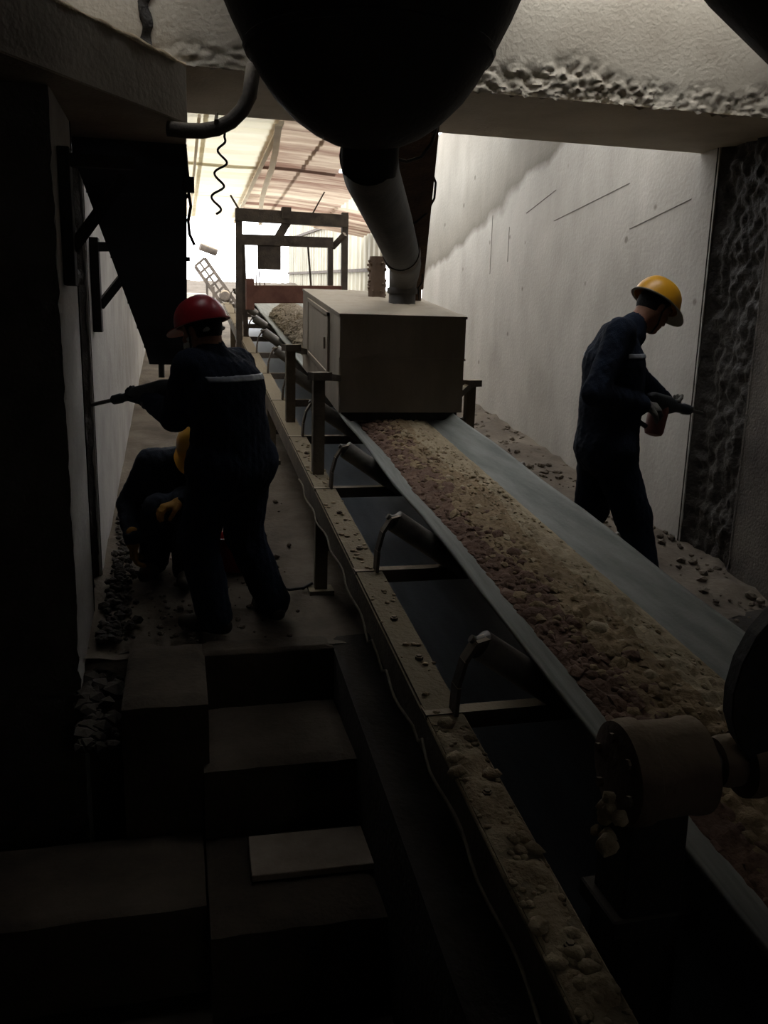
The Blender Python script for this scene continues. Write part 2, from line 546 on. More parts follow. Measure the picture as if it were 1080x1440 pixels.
struct(strip(-1, 4.53, 5.04, -.9, 2.8, XL + .005, .06, 34, 220, 7).build('wall_left_chiselled_joint', M_ROUGH, smooth='all', fix=False))
struct(MB().box((XL - .4, 4.5, -1.7), (XL - .11, 5.1, 3.6)).build('wall_left_joint_backing', M_DARKC))
slab_wall('wall_left_side', (-3.4, -2.4, -1.6), (-3.2, 5.0, 4.6), M_DARKC)
wb = MB()          # back wall; unseen small high opening added to let in fill light
wb.box((-3.4, -2.6, -1.6), (3.8, -2.4, 2.3)); wb.box((-3.4, -2.6, 2.9), (3.8, -2.4, 4.6))
wb.box((-3.4, -2.6, 2.3), (1.2, -2.4, 2.9)); wb.box((1.6, -2.6, 2.3), (3.8, -2.4, 2.9))
struct(wb.build('wall_back', M_DARKC))

# overhead beam with a crumbled lower arris ---------------------------------
def beam_face(u, v):
    x = -1.2 + 5.0 * u; z = 2.70 + 1.55 * v ** 1.5
    h = z - 2.70
    band = .13 + .07 * float(fnoise(x, 0, 1, 6)) + .08 * math.exp(-((x - 2.1) / .25) ** 2)
    w = max(0, 1 - h / max(band, .06))
    right = min(1, max(.35, (x - .9) / .5)) * (1.0 if x < 2.5 else .6)
    d = min(1, w * 2.2) * right * (.008 + .022 * mnoise.noise(Vector((x * 13, z * 17, 1.3))) + .022 * mnoise.noise(Vector((x * 31, z * 38, 7.7))) + .010 * mnoise.noise(Vector((x * 70, z * 80, 2.2))))
    return (x, 4.42 + d, z + (.02 * float(fnoise(x, 1, 1, 20)) if v == 0 else 0))
bb = grid_mesh(beam_face, 420, 90)
bb.add([(-1.2, 4.42, 2.70), (3.8, 4.42, 2.70), (3.8, 5.40, 2.70), (-1.2, 5.40, 2.70), (3.8, 5.40, 4.25), (-1.2, 5.40, 4.25), (3.8, 4.44, 4.25), (-1.2, 4.44, 4.25)],
       [(0, 3, 2, 1), (3, 5, 4, 2), (5, 7, 6, 4)])
bm_ = struct(bb.build('ceiling_beam', M_BEAM, smooth=50, fix=False))
jg = grid_mesh(lambda u, v: (-.135 + (.012 + .045 * u) * (1 if u > .5 else .6) + .018 * float(fnoise(u * .5, v * 1.2, 1, 9)), 4.405 + .012 * float(fnoise(u, v, 3, 15)) + .02 * abs(u - .5), 2.72 + .75 * v), 4, 60)
jg.build('joint_gap', M_ROUGH, bm_, smooth='all', fix=False)
# ceiling over the near bay, leaving an opening in front of the beam
OX0, OX1, OY0, OY1 = -.35, 3.0, 3.72, 4.42
CZ_ = 3.48
ce = MB()
ce.box((-3.4, -2.6, CZ_), (3.8, OY0, CZ_ + .2))
ce.box((-3.4, OY0, CZ_), (OX0, 4.42, CZ_ + .2))
ce.box((OX1, OY0, CZ_), (3.8, 4.42, CZ_ + .2))
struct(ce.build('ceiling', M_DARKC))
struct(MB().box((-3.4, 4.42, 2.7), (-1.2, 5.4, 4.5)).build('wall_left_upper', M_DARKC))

# unseen opaque roof slabs added behind the beam to cut daylight on the walls
struct(MB().box((-.9, 7.5, 3.95), (3.8, 9.1, 4.1)).box((.35, 5.38, 3.95), (2.25, 7.5, 4.1)).build('ceiling_daylight_block', M_DARKC))
# ------------------------------------------------------------------ belt conveyor
def cz(base, y, y0=4.54):
    return base + (y - y0) * TAN

conv = empty('belt_conveyor', 'long troughed belt conveyor climbing through the middle of the gallery', 'conveyor', (1.43, 4.5, 0.0))
YA, YB = -.6, 13.9
# left stringer: a channel whose top flange carries dust
for X, nm, sgn in ((.76, 'stringer', 1), (1.975, 'stringer', -1)):
    b = MB()
    w = .055
    def q(x, y, dz): return (x, y, cz(.671, y) + dz)
    segs = [(-w, w, -.012, 0), (-w * sgn - .006, -w * sgn + .006, -.13, -.012), (-w, w, -.142, -.13)]
    for x0, x1, z0, z1 in segs:
        b.hexa([q(X + x0, YA, z0), q(X + x1, YA, z0), q(X + x1, YB, z0), q(X + x0, YB, z0), q(X + x0, YA, z1), q(X + x1, YA, z1), q(X + x1, YB, z1), q(X + x0, YB, z1)])
    b.build(nm, M_STRING, conv)
# carrying belt
prof = [(1.035, .845), (1.05, .838), (1.12, .785), (1.22, .735), (1.33, .722), (1.43, .72), (1.53, .722), (1.64, .735), (1.74, .785), (1.81, .838), (1.825, .845)]
vs = []; fs = []
ys = np.linspace(YA, YB, 60)
for y in ys:
    for x, z in prof:
        sag = .006 * float(fnoise(x * .3, y * .7, 0, 2))
        vs.append((x + sag, y, cz(z, y) + sag))
n = len(prof)
for j in range(len(ys) - 1):
    for i in range(n - 1):
        fs.append((j * n + i, j * n + i + 1, (j + 1) * n + i + 1, (j + 1) * n + i))
k = len(vs)
vs += [(x, y, z - .014) for x, y, z in vs]
fs += [tuple(k + i for i in reversed(f)) for f in fs]
for j in range(len(ys) - 1):
    fs.append((j * n, (j + 1) * n, k + (j + 1) * n, k + j * n))
    fs.append((j * n + n - 1, k + j * n + n - 1, k + (j + 1) * n + n - 1, (j + 1) * n + n - 1))
MB().add(vs, fs).build('carrying_belt', M_BELT, conv, smooth='all')
rb = MB()
rb.hexa([(.90, YA, cz(.40, YA)), (1.96, YA, cz(.40, YA)), (1.96, YB, cz(.40, YB)), (.90, YB, cz(.40, YB)),
         (.90, YA, cz(.414, YA)), (1.96, YA, cz(.414, YA)), (1.96, YB, cz(.414, YB)), (.90, YB, cz(.414, YB))])
rb.build('return_belt', M_RETURN, conv)
# idler frames: cross member, bent brackets, three rollers
IY = 4.50
def idler():
    z = cz(.671, IY)
    b = MB()
    b.angle_bar((.70, IY, z + .004), (2.02, IY, z + .004), .055, .008, side=(0, 1, 0), up=(0, 0, 1))
    fr = b.build('idler_frame', M_STEEL, conv)
    for s in (1, -1):
        cx = 1.43
        def X(x): return cx + s * (x - cx)
        if s > 0:
            pts = [(.79, IY + .01, z), (.795, IY + .01, z + .09), (.815, IY + .01, z + .17), (.85, IY + .01, z + .225), (.89, IY + .01, z + .235)]
        else:
            pts = [(1.94, IY + .01, z), (1.935, IY + .01, z + .05), (1.925, IY + .01, z + .09), (1.90, IY + .01, z + .115), (1.88, IY + .01, z + .12)]
        bk = MB()
        for i in range(len(pts) - 1):
            bk.bar(pts[i], pts[i + 1], .05 if i else .06, .012, up=(0, 1, 0) if False else (s, 0, .01))
        bk.build('bracket', M_STEEL, fr)
        a = Vector((.865, IY + .02, z + .215)) if s > 0 else Vector((1.885, IY + .02, z + .105)); c = Vector((X(1.20), IY + .02, z - .015))
        d = (c - a).normalized(); L = (c - a).length
        r = MB().lathe(a, d, [(-.035, .012), (-.02, .014), (-.02, .014), (0, .03), (.004, .048), (L - .004, .048), (L, .03), (L + .02, .012)], 18)
        r.build('wing_roller', M_ROLL, fr, smooth=40)
    r = MB().lathe((1.21, IY + .02, z - .012), (1, 0, 0), [(-.02, .012), (0, .03), (.004, .048), (.436, .048), (.44, .03), (.46, .012)], 18)
    r.build('centre_roller', M_ROLL, fr, smooth=40)
    return fr
idf = idler()
for y in (2.28, 3.37, 5.62, 6.76, 7.9, 9.05, 10.2, 11.35, 12.5, 13.65):
    dup(idf, (0, y - IY, (y - IY) * TAN))
# legs
for y in (1.0, 4.64, 7.3, 9.9, 12.5):
    for X in (.76, 1.975):
        zt = cz(.671, y) - .14; zb = ramp(y) - .03
        b = MB().bar((X, y, zb), (X, y, zt + .06), .07, .05, up=(0, 1, 0))
        b.bar((X - .03, y - .01, zt + .02), (X + .02, y - .16, zt - .12), .03, .012)
        b.box((X - .07, y - .06, zb - .02), (X + .07, y + .06, zb + .04))
        b.build('leg', M_STRING, conv)
    if y > 2:
        MB().bar((.76, y + .02, ramp(y) + .25), (1.975, y + .02, ramp(y) + .25), .04, .04).build('leg_brace', M_STEEL, conv)
# bolts on the left stringer
for y in (1.4, 1.9, 2.62, 2.92, 3.62, 4.1, 5.2):
    b = MB().lathe((.765 + random.uniform(-.01, .015), y, cz(.671, y) - .004), (0, 0, 1), [(0, .014), (.014, .014), (.016, .010), (.02, .009)], 6)
    b.build('bolt', M_STEEL, conv)
# dust crust on the left stringer near the camera
b = MB()
for i in range(420):
    y = random.uniform(.6, 2.25) if i < 330 else random.uniform(2.25, 5.5)
    r = random.uniform(.004, .012) if i > 40 else random.uniform(.012, .026)
    x = .76 + random.uniform(-.055, .055)
    b.rock((x, y, cz(.671, y) + r * .25), r, (1.2, 1.3, .6))
def crust(u, v):
    x = .70 + .12 * u; y = .5 + 1.85 * v
    e = min(1, min(u, 1 - u) * 6) * min(1, (1 - v) * 4)
    return (x, y, cz(.671, y) - .004 + e * max(0, .014 + .016 * float(fnoise(x, y, 3, 16))))
g = grid_mesh(crust, 12, 140); b.add(g.v, g.f)
b.build('dust_crust', M_CLOD, conv, smooth='all', kind='stuff')

# material on the belt -------------------------------------------------------
def bed_z(x, y, h):
    u = (x - 1.43) / .26
    return cz(.735, y) + h * max(0, 1 - u * u) ** .7

def ore(name, y0, y1, h, nrock, label, ms, seedk, rsize=(.006, .02)):
    b = MB(); mi = []
    def fn(u, v):
        x = 1.175 + .50 * u; y = y0 + (y1 - y0) * v
        e = min(1, min(u, 1 - u) * 10)
        zz = bed_z(x, y, h) + e * (.010 * float(fnoise(x * 1.5, y * .6, seedk, 14)) + .012 * float(fnoise(x * 1.6, y * .8, seedk + 1, 30)))
        if e < .05:
            zz = cz(.745, y)
        return (x, y, zz)
    nv = int((y1 - y0) * 70)
    g = grid_mesh(fn, 50, nv)
    b.add(g.v, g.f)
    for f in g.f:
        p = g.v[f[0]]
        t = (p[0] - 1.175) / .5 + .18 * float(fnoise(p[0], p[1] * .35, 4, 4))
        mi.append(0 if t < .27 else (1 if t < .62 else 2))
    for i in range(nrock):
        u = random.random() ** 1.5 if random.random() < .75 else random.random()
        x = 1.19 + .46 * u; y = random.uniform(y0 + .03, y1 - .02)
        r = random.uniform(*rsize) * (1.35 if u < .5 else .6)
        if random.random() < .05:
            r *= 1.7
        n0 = len(b.f)
        b.rock((x, y, bed_z(x, y, h) - r * .3), r, (1, 1.5, .7))
        t = u + random.uniform(-.28, .22)
        k = 0 if t < .24 else (1 if t < .55 else 2)
        mi += [k] * (len(b.f) - n0)
    o = b.build(name, ms, smooth=55, fix=False, kind='stuff')
    o.data.polygons.foreach_set('material_index', mi)
    return tag(o, label, 'ore')
ore('crushed_ore', -.4, 6.3, .06, 2600, 'brown and buff crushed ore spread along the belt in front of the steel box', [M_ORE_A, M_ORE_B, M_ORE_C], 1)
ore('ore_heap', 7.5, 11.5, .21, 2600, 'grey heap of crushed ore on the belt beyond the steel box', [M_HEAP, M_HEAP, M_HEAP], 5, (.008, .03))

# ------------------------------------------------------------------ steel box over the belt
bx = empty('transfer_box', 'dusty sheet steel box straddling the belt under the grey chute pipe', 'box', (1.44, 5.55, .95))
X0, X1, F, Bk = 1.02, 1.875, 5.55, 7.26
zb_, zt_ = .965, 1.60
def sl(y): return (y - F) * TAN
def shell(x0, x1, y0, y1, z0, z1, t=.006, **k):
    return MB().hexa([(x0, y0, z0 + sl(y0)), (x1, y0, z0 + sl(y0)), (x1, y1, z0 + sl(y1)), (x0, y1, z0 + sl(y1)),
                      (x0, y0, z1 + sl(y0)), (x1, y0, z1 + sl(y0)), (x1, y1, z1 + sl(y1)), (x0, y1, z1 + sl(y1))])
shell(X0, X1, F, F + .012, 1.32, zt_).build('front_panel', M_BOX, bx, bevel=.002)
shell(X0 + .004, X1 - .004, F + .006, F + .018, zb_, 1.318).build('front_skirt', M_BOX, bx, bevel=.002)
shell(X0, X0 + .012, F + .012, Bk, zb_, zt_).build('side_panel', M_BOX, bx)
shell(X1 - .012, X1, F + .012, Bk, zb_, zt_).build('side_panel', M_BOX, bx)
shell(X0, X1, Bk - .012, Bk, zb_ + .25, zt_).build('back_panel', M_BOX, bx)
def lid(u, v):
    x = X0 - .006 + (X1 - X0 + .012) * u; y = F - .006 + (Bk - F + .012) * v
    e = min(1, min(u, 1 - u, v, 1 - v) * 9)
    return (x, y, zt_ + sl(y) + .004 + e * (.012 + .008 * float(fnoise(x, y, 2, 12))))
g = grid_mesh(lid, 34, 50)
lidb = MB().add(g.v, g.f)
l2 = shell(X0 - .006, X1 + .006, F - .006, Bk + .006, zt_ - .012, zt_ + .004)
lidb.add(l2.v, l2.f)
lidb.build('lid', M_BOX, bx, smooth=40)
# door in the left side with a raised frame
dr = shell(X0 - .010, X0, F + .42, F + 1.32, 1.16, 1.54).build('door', M_BOX, bx, bevel=.002)
fr_ = MB()
for (ya, yb, za, zb2) in ((.38, 1.36, 1.54, 1.565), (.38, 1.36, 1.135, 1.16), (.38, .42, 1.135, 1.565), (1.32, 1.36, 1.135, 1.565)):
    h = shell(X0 - .018, X0 - .004, F + ya, F + yb, za, zb2); fr_.add(h.v, h.f)
fr_.build('door_frame', M_BOX, dr)
MB().bar((X0 - .016, F + .52, 1.30 + sl(F + .52)), (X0 - .016, F + .52, 1.38 + sl(F + .52)), .014, .014).build('latch', M_BOX, dr)
MB().bar((X0 - .004, F - .004, 1.32), (X1 + .004, F - .004, 1.32), .01, .012).build('seam', M_BOX, bx)
rs = MB()
rs.box((X0 + .02, F + .02, zb_ - .03), (X0 + .05, F + .03, zb_ + .05))
g = grid_mesh(lambda u, v: (X0 + .03 + (X1 - X0 - .06) * u, F + .022 + .01 * math.sin(u * 40), zb_ - .055 * (1 - v) + .012 * float(fnoise(u * 6, v, 1, 3)) * (1 - v)), 40, 3)
rs.add(g.v, g.f)
rs.build('rubber_curtain', M_RUBBER, bx)
# pipe stubs on the lid
st = MB().lathe((1.60, 6.22, 1.64), (0, 0, 1), [(0, .125), (.03, .108), (.05, .098), (.30, .098)], 28)
st.build('pipe_stub', M_PIPE, bx, smooth=40)
pts = []
st = MB().lathe((1.50, 6.62, 1.68), (0, 0, 1), [(0, .095), (.04, .075), (.07, .066), (.16, .07), (.22, .062), (.30, .066), (.36, .060)], 24)
for i in range(60):
    a = random.uniform(0, 6.28); h = random.uniform(.05, .34)
    st.rock((1.50 + .066 * math.cos(a), 6.62 + .066 * math.sin(a), 1.68 + h), random.uniform(.006, .016))
st.build('crusted_stub', M_DRUM, bx, smooth=40)
# support posts standing on the stringers with arms to the box
def support(px, py, top, ax, ay):
    z0 = cz(.671, py)
    p = MB().angle_bar((px - .03, py, z0), (px - .03, py, top), .065, .008, side=(1, 0, 0), up=(0, -1, 0)).build('support_post', M_STRING, bx)
    a = MB()
    a.bar((px - .05, py - .02, top + .02), (px + .06, py + .02, top + .02), .07, .045)
    a.bar((px, py, top + .02), (ax, ay, top - .05), .04, .04)
    a.build('support_arm', M_STEEL, p)
support(.76, 4.76, 1.235, 1.03, 5.62)
support(.76, 6.02, 1.345, 1.02, 7.1)
support(1.985, 5.70, 1.135, 1.87, 5.62)
support(1.985, 7.3, 1.40, 1.87, 7.2)

# ------------------------------------------------------------------ dark hopper overhead with its chute pipe
hc = (.765, 3.6)
hb = MB()
zB = 2.235
# (height above bottom, radius)
pr = [(0, .02), (.010, .08), (.028, .15), (.06, .22), (.11, .295), (.19, .378), (.26, .43), (.34, .478), (.48, .55), (.63, .615), (.80, .68), (1.0, .755), (1.24, .84)]
hb.lathe((hc[0], hc[1], zB), (0, 0, 1), pr, 48)
hp = empty('hopper', 'large black round-bottomed steel hopper hanging in front of the concrete beam', 'hopper', (hc[0], hc[1], zB))
hb.build('hopper_shell', M_HOPPER, hp, smooth=40)
MB().lathe((hc[0], hc[1], zB + .34), (0, 0, 1), [(0, .476), (.0, .488), (.02, .497), (.03, .49)], 48).build('seam_ring', M_HOPPER, hp, smooth=40)
MB().lathe((.80, 3.72, zB - .02), (.05, .35, -1), [(-.10, .12), (0, .12), (.05, .115)], 24).build('outlet_collar', M_HOPPER, hp, smooth=40)
cp = empty('chute_pipe', 'bent grey steel pipe running from the black hopper down to the steel box', 'pipe', (1.6, 6.2, 1.9))
MB().tube([(.80, 3.74, 2.24), (.86, 3.95, 2.20), (1.15, 4.75, 2.08), (1.42, 5.55, 1.98), (1.52, 5.85, 1.945), (1.58, 6.08, 1.905), (1.60, 6.2, 1.85), (1.60, 6.22, 1.76)],
          [.125, .125, .118, .112, .108, .104, .10, .098], 24).build('pipe_run', M_PIPE, cp, smooth=50)
MB().lathe((1.60, 6.22, 1.76), (0, 0, 1), [(0, .108), (.02, .112), (.04, .108)], 24).build('flange', M_PIPE, cp, smooth=40)
MB().tube([(1.385, 5.45, 1.995), (1.42, 5.55, 1.98)], .121, 24).build('pipe_band', M_STEEL, cp, smooth=40)
# flat rusty chute behind the pipe
rc = MB()
A_, B_ = 4.55, 6.3
rc.hexa([(1.00, A_, 2.44), (1.26, A_, 2.44), (1.26, A_ + .25, 2.44), (1.00, A_ + .25, 2.44), (1.00, A_, 2.70), (1.26, A_, 2.70), (1.26, A_ + .25, 2.70), (1.00, A_ + .25, 2.70)])
rc.v = []; rc.f = []
top4 = [(1.04, 4.45, 2.50), (1.315, 4.45, 2.50), (1.315, 4.75, 2.50), (1.04, 4.75, 2.50)]
bot4 = [(1.68, 6.36, 1.80), (1.80, 6.36, 1.80), (1.80, 6.48, 1.80), (1.68, 6.48, 1.80)]
rc.hexa(bot4 + top4)
rc.box((1.04, 4.45, 2.5), (1.315, 4.75, 2.69))
ch = empty('rusty_chute', 'tapering rust-brown steel chute behind the grey pipe', 'chute', (1.6, 6.3, 1.9))
rc.build('chute_body', M_RUST, ch, bevel=.004)
MB().box((1.02, 4.43, 2.56), (1.335, 4.77, 2.585)).build('chute_flange', M_RUST, ch)
MB().lathe((1.74, 6.42, 1.72), (0, 0, 1), [(0, .06), (.08, .06), (.09, .075), (.12, .075)], 20).build('chute_foot', M_RUST, ch, smooth=40)

# ------------------------------------------------------------------ drive bearing, shaft and guard at the lower right
dv = empty('drive_bearing', 'round cast bearing drum with a shaft on a dark post at the lower right', 'machine', (.95, 1.45, -.35))
HC = Vector((.873, 1.474, .650)); ax = Vector((1, -.02, .02)).normalized()
MB().lathe(HC, ax, [(0, .02), (.0, .095), (.006, .108), (.03, .112), (.05, .112), (.055, .104), (.15, .100), (.165, .104), (.185, .104), (.19, .09), (.195, .04)], 36).build('drum_housing', M_DRUM, dv, smooth=35)
for i in range(6):
    a = i * PI / 3 + .3
    MB().lathe(HC + Vector((-.008, .075 * math.cos(a), .075 * math.sin(a))), (1, 0, 0), [(0, .011), (.012, .011)], 6).build('housing_bolt', M_DRUM, dv)
MB().lathe(HC + ax * .19, ax, [(0, .034), (.11, .034)], 20).build('shaft', M_ROLL, dv, smooth=40)
MB().lathe(HC + ax * .235, ax, [(0, .03), (.0, .052), (.02, .056), (.06, .056), (.065, .05), (.13, .05)], 28).build('collar', M_DRUM, dv, smooth=35)
post = MB()
post.hexa([(.87, 1.40, -.34), (1.03, 1.40, -.34), (1.03, 1.56, -.34), (.87, 1.56, -.34), (.885, 1.41, .58), (1.02, 1.41, .58), (1.02, 1.53, .58), (.885, 1.53, .58)])
post.box((.84, 1.36, -.40), (1.06, 1.60, -.33))
post.build('post', M_BLACK, dv, bevel=.006)
MB().box((.86, 1.40, .30), (1.07, 1.56, .345)).build('bearing_shelf', M_BLACK, dv, bevel=.004)
b = MB()
for i in range(9):
    b.rock((.845 + random.uniform(-.02, .02), 1.46 + random.uniform(-.05, .02), .565 + random.uniform(-.06, .055)), random.uniform(.012, .024), sub=2, jit=(.8, 1.15))
b.build('dust_clod', M_CLOD, dv, smooth=60, kind='stuff')
gd = empty('guard_arm', 'dark curved guard plate rising above the shaft at the right edge', 'guard', (1.16, 1.45, .70))
outl = [(1.14, .690), (1.105, .735), (1.083, .79), (1.08, .845), (1.092, .91), (1.12, .97), (1.16, 1.015), (1.24, 1.04), (1.36, 1.03), (1.36, .87), (1.28, .875), (1.22, .86), (1.195, .82), (1.19, .76), (1.20, .70)]
MB().prism([(x, 1.40, z) for x, z in outl], (.012, .05, 0)).build('guard_plate', M_BLACK, gd, bevel=.003)
MB().lathe((1.155, 1.452, .655), (1, -.02, .02), [(0, .058), (.0, .072), (.03, .075), (.05, .072), (.05, .058)], 28).build('guard_hub', M_DRUM, gd, smooth=35)

# ------------------------------------------------------------------ left: ledge slab, ribbed bin, wall brackets
sz = 2.44
sb = MB()
P0, P1 = Vector((.07, 4.40)), Vector((-2.4, .75))
d_ = (P0 - P1).normalized()
pts2 = [P1, P0, Vector((.07, 4.98)), Vector((-3.2, 4.98)), Vector((-3.2, .75))]
sb.prism([(p.x, p.y, sz) for p in pts2], (0, 0, .255))
stg = empty('platform_slab', 'concrete platform slab with a dusty edge at the upper left', 'slab', (-.8, 4.2, sz))
sb.build('slab', M_SLAB, stg, bevel=.006)
lip = MB()
def lipf(u, v):
    p = P1 + (P0 - P1) * u
    nrm = Vector((d_.y, -d_.x))
    a = -PI * .15 + PI * 1.1 * v
    r = .017 + .006 * float(fnoise(p.x, p.y, 1, 12))
    c = Vector((p.x, p.y)) - nrm * .012
    return (c.x + nrm.x * math.cos(a) * r, c.y + nrm.y * math.cos(a) * r, sz + .252 + math.sin(a) * r)
g = grid_mesh(lipf, 120, 6); lip.add(g.v, g.f)
lip.build('dust_lip', M_CLOD, stg, smooth='all')

bn = empty('ribbed_steel_bin', 'tall dark steel bin side with horizontal ribs behind the worker in red helmet', 'bin', (-.1, 4.8, 1.4))
PY = 4.90
poly = [(.072, PY, 2.44), (.045, PY, 1.30), (-.155, PY, 1.30), (-.175, PY, 1.385), (-.50, PY, 2.36), (-.50, PY, 2.44)]
MB().prism(poly, (0, .012, 0)).build('bin_plate', M_TARP, bn)
MB().hexa([(.066, PY, 2.44), (.072, PY, 2.44), (.072, PY + .06, 2.44), (.066, PY + .06, 2.44), (.039, PY, 1.30), (.045, PY, 1.30), (.045, PY + .06, 1.30), (.039, PY + .06, 1.30)]).build('bin_edge', M_TARP, bn)
for z, l in ((2.18, 1), (1.86, 1), (1.63, 1.02), (1.50, 1.0), (1.40, 1.0)):
    xl = -.50 + (2.36 - z) * .333
    MB().angle_bar((xl, PY - .022, z + .012), (.075, PY - .022, z + .012), .022, .006, side=(0, 1, 0), up=(0, 0, 1)).build('rib', M_TARP, bn)
b = MB().box((.05, PY - .05, 2.20), (.105, PY - .0, 2.275)); b.tube([(.07, PY - .03, 2.275), (.065, PY - .03, 2.33), (.06, PY - .02, 2.42)], .012, 8)
b.tube([(.075, PY - .03, 2.20), (.085, PY - .03, 2.13), (.07, PY - .03, 2.06), (.075, PY - .02, 1.99), (.10, PY - .02, 1.935)], .008, 8)
b.build('junction_box', M_RUBBER, bn)

def wall_bracket(y, zt, h, label):
    e = empty('wall_bracket', label, 'bracket', (XL, y, zt - h), 'triangular brackets on the left wall')
    MB().box((XL + .002, y - .03, zt - h), (XL + .05, y + .07, zt)).build('upright', M_BLACK, e, bevel=.003)
    MB().bar((XL + .04, y, zt - .05), (XL + .30, y + .12, zt - .03), .05, .05).build('arm', M_BLACK, e)
    MB().bar((XL + .04, y + .02, zt - h * .72), (XL + .26, y + .11, zt - .09), .04, .045).build('brace', M_BLACK, e)
    return e
wall_bracket(4.02, 2.24, .56, 'nearer black steel bracket fixed high on the left wall beside the dark pillar')
wall_bracket(5.25, 1.98, .52, 'further black steel bracket on the left wall under the ribbed bin')
# small pipe elbows at the bin foot
pf = MB()
pf.tube([(-.20, 5.35, 1.42), (-.12, 5.35, 1.40), (-.10, 5.33, 1.34), (-.10, 5.33, 1.20)], .018, 10)
tag(pf.build('wall_conduit', M_PIPE, smooth=50), 'short bent conduit hanging at the foot of the ribbed bin', 'pipe')

# ------------------------------------------------------------------ hose, coiled cable, loops
hz = MB().tube([(-.02, 4.32, 2.40), (.06, 4.30, 2.393), (.13, 4.29, 2.394), (.20, 4.29, 2.41), (.265, 4.29, 2.445), (.315, 4.29, 2.495), (.35, 4.29, 2.56), (.37, 4.29, 2.69)], .034, 16)
hs = empty('overhead_hose', 'thick dusty hose curving under the beam at the upper left', 'hose', (.1, 4.3, 2.4))
hz.build('hose_run', M_HOSE, hs, smooth='all')
MB().tube([(.19, 4.285, 2.40), (.195, 4.25, 2.44), (.20, 4.285, 2.475)], .008, 6).build('clip', M_STEEL, hs)
pts = []
for i in range(60):
    u = i / 59
    pts.append((.235 - .05 * u + .026 * math.sin(u * 2 * PI * 3.3 + 1.0) * min(1, u * 5), 4.29 + .02 * math.cos(u * 2 * PI * 3.3), 2.38 - .345 * u))
pts.insert(0, (.237, 4.29, 2.41))
tag(MB().tube(pts, .0055, 8).build('wavy_cable', M_RUBBER, smooth='all'), 'thin black wavy cable dangling from the dusty hose', 'cable')
pts = [(1.36 + .0, 5.0, 2.47)]
pts = [(1.36, 5.0, 2.44), (1.40, 5.05, 2.46), (1.46, 5.1, 2.44), (1.51, 5.15, 2.37), (1.52, 5.2, 2.29), (1.49, 5.25, 2.21), (1.44, 5.3, 2.16), (1.40, 5.35, 2.14)]
tag(MB().tube(pts, .007, 8).build('looped_cable', M_RUBBER, smooth='all'), 'black cable loop standing out beside the rusty chute', 'cable')
pts = [(.93, 3.86, 2.262), (.99, 3.84, 2.245), (1.05, 3.82, 2.265), (1.09, 3.80, 2.32), (1.12, 3.80, 2.42)]
tag(MB().tube(pts, .008, 8).build('hopper_cable', M_HOSE, smooth='all'), 'grey cable hugging the underside of the black hopper', 'cable')
pts = [(1.70, 6.1, 1.95), (1.715, 6.1, 1.88), (1.72, 6.12, 1.84), (1.70, 6.15, 1.80), (1.71, 6.15, 1.72)]
tag(MB().tube(pts, .005, 6).build('thin_wire', M_RUBBER, smooth='all'), 'thin black wire hanging behind the pipe foot on the box', 'wire')
# rope along the outside of the left stringer
pts = []
for i in range(70):
    y = 5.0 - 4.2 * i / 69
    x = .682 + .008 * math.sin(i * .9)
    z = cz(.575, y) - .012 * math.sin(PI * i / 69 * 5) + (.03 * math.sin(i * 1.7) if i in (33, 34, 35, 36, 37, 44, 45, 46) else 0)
    pts.append((x, y, z))
tag(MB().tube(pts, .0045, 6).build('pull_rope', M_ROPE, smooth='all'), 'pale pull rope strung along the outside of the left conveyor rail', 'rope')
pts = [(.42, 4.75, .075), (.50, 4.68, .068), (.58, 4.62, .062), (.66, 4.64, .062), (.72, 4.70, .07)]
tag(MB().tube(pts, .008, 8).build('floor_cable', M_RUBBER, smooth='all'), 'black cable lying on the floor by the rear boot of the worker in red helmet', 'cable')

# ------------------------------------------------------------------ far end: gantry, red beam, plate
GY = 10.0
gt = empty('portal_frame', 'rusty steel portal frame over the belt at the bright far end', 'frame', (1.3, GY, .7))
def gbar(name, a, b, w, h, m=M_STEEL, par=gt):
    return MB().bar(a, b, w, h).build(name, m, par)
gbar('post', (.672, GY, .60), (.69, GY, 2.72), .07, .07)
gbar('post', (.80, GY + .25, .60), (.735, GY + .25, 2.45), .06, .06)
gbar('post', (1.885, GY, .60), (1.875, GY, 2.74), .07, .07)
gbar('post', (1.80, GY + .45, .75), (1.79, GY + .45, 2.5), .06, .06)
gbar('top_beam', (.65, GY, 2.66), (1.91, GY, 2.65), .10, .13)
gbar('middle_beam', (.70, GY, 2.40), (1.74, GY, 2.41), .08, .11)
gbar('side_beam', (1.74, GY + .02, 2.36), (1.86, GY - .1, 2.50), .05, .05)
gbar('diagonal', (1.10, GY, 2.40), (1.24, GY, 2.64), .06, .09)
gbar('motor_mount', (1.16, GY, 2.70), (1.26, GY, 2.70), .14, .12)
MB().box((.89, GY - .02, 2.09), (1.15, GY, 2.37)).build('hanging_plate', M_STEEL, gt, bevel=.004)
gbar('stay_rod', (1.50, GY, 2.70), (1.64, GY, 2.95), .015, .015)
gbar('stay_rod', (.70, GY, 2.70), (.60, GY, 2.86), .02, .02)
gbar('stay_rod', (1.56, GY + .3, 1.7), (1.50, GY + .3, 2.4), .02, .02)
rbm = empty('red_cross_beam', 'reddish rusty cross beam over the belt just beyond the steel box', 'beam', (1.05, 9.5, 1.75))
MB().bar((.745, 9.5, 1.80), (1.75, 9.5, 1.83), .14, .185).build('beam_body', M_REDRUST, rbm, bevel=.006)
MB().box((.72, 9.40, 1.64), (.80, 9.60, 1.96)).build('end_plate', M_REDRUST, rbm)
b = MB()
for x in (.78, .83, .87, .92):
    b.bar((x, 9.5, 1.88), (x + random.uniform(-.01, .01), 9.5, 2.0 + random.uniform(-.03, .06)), .010, .010)
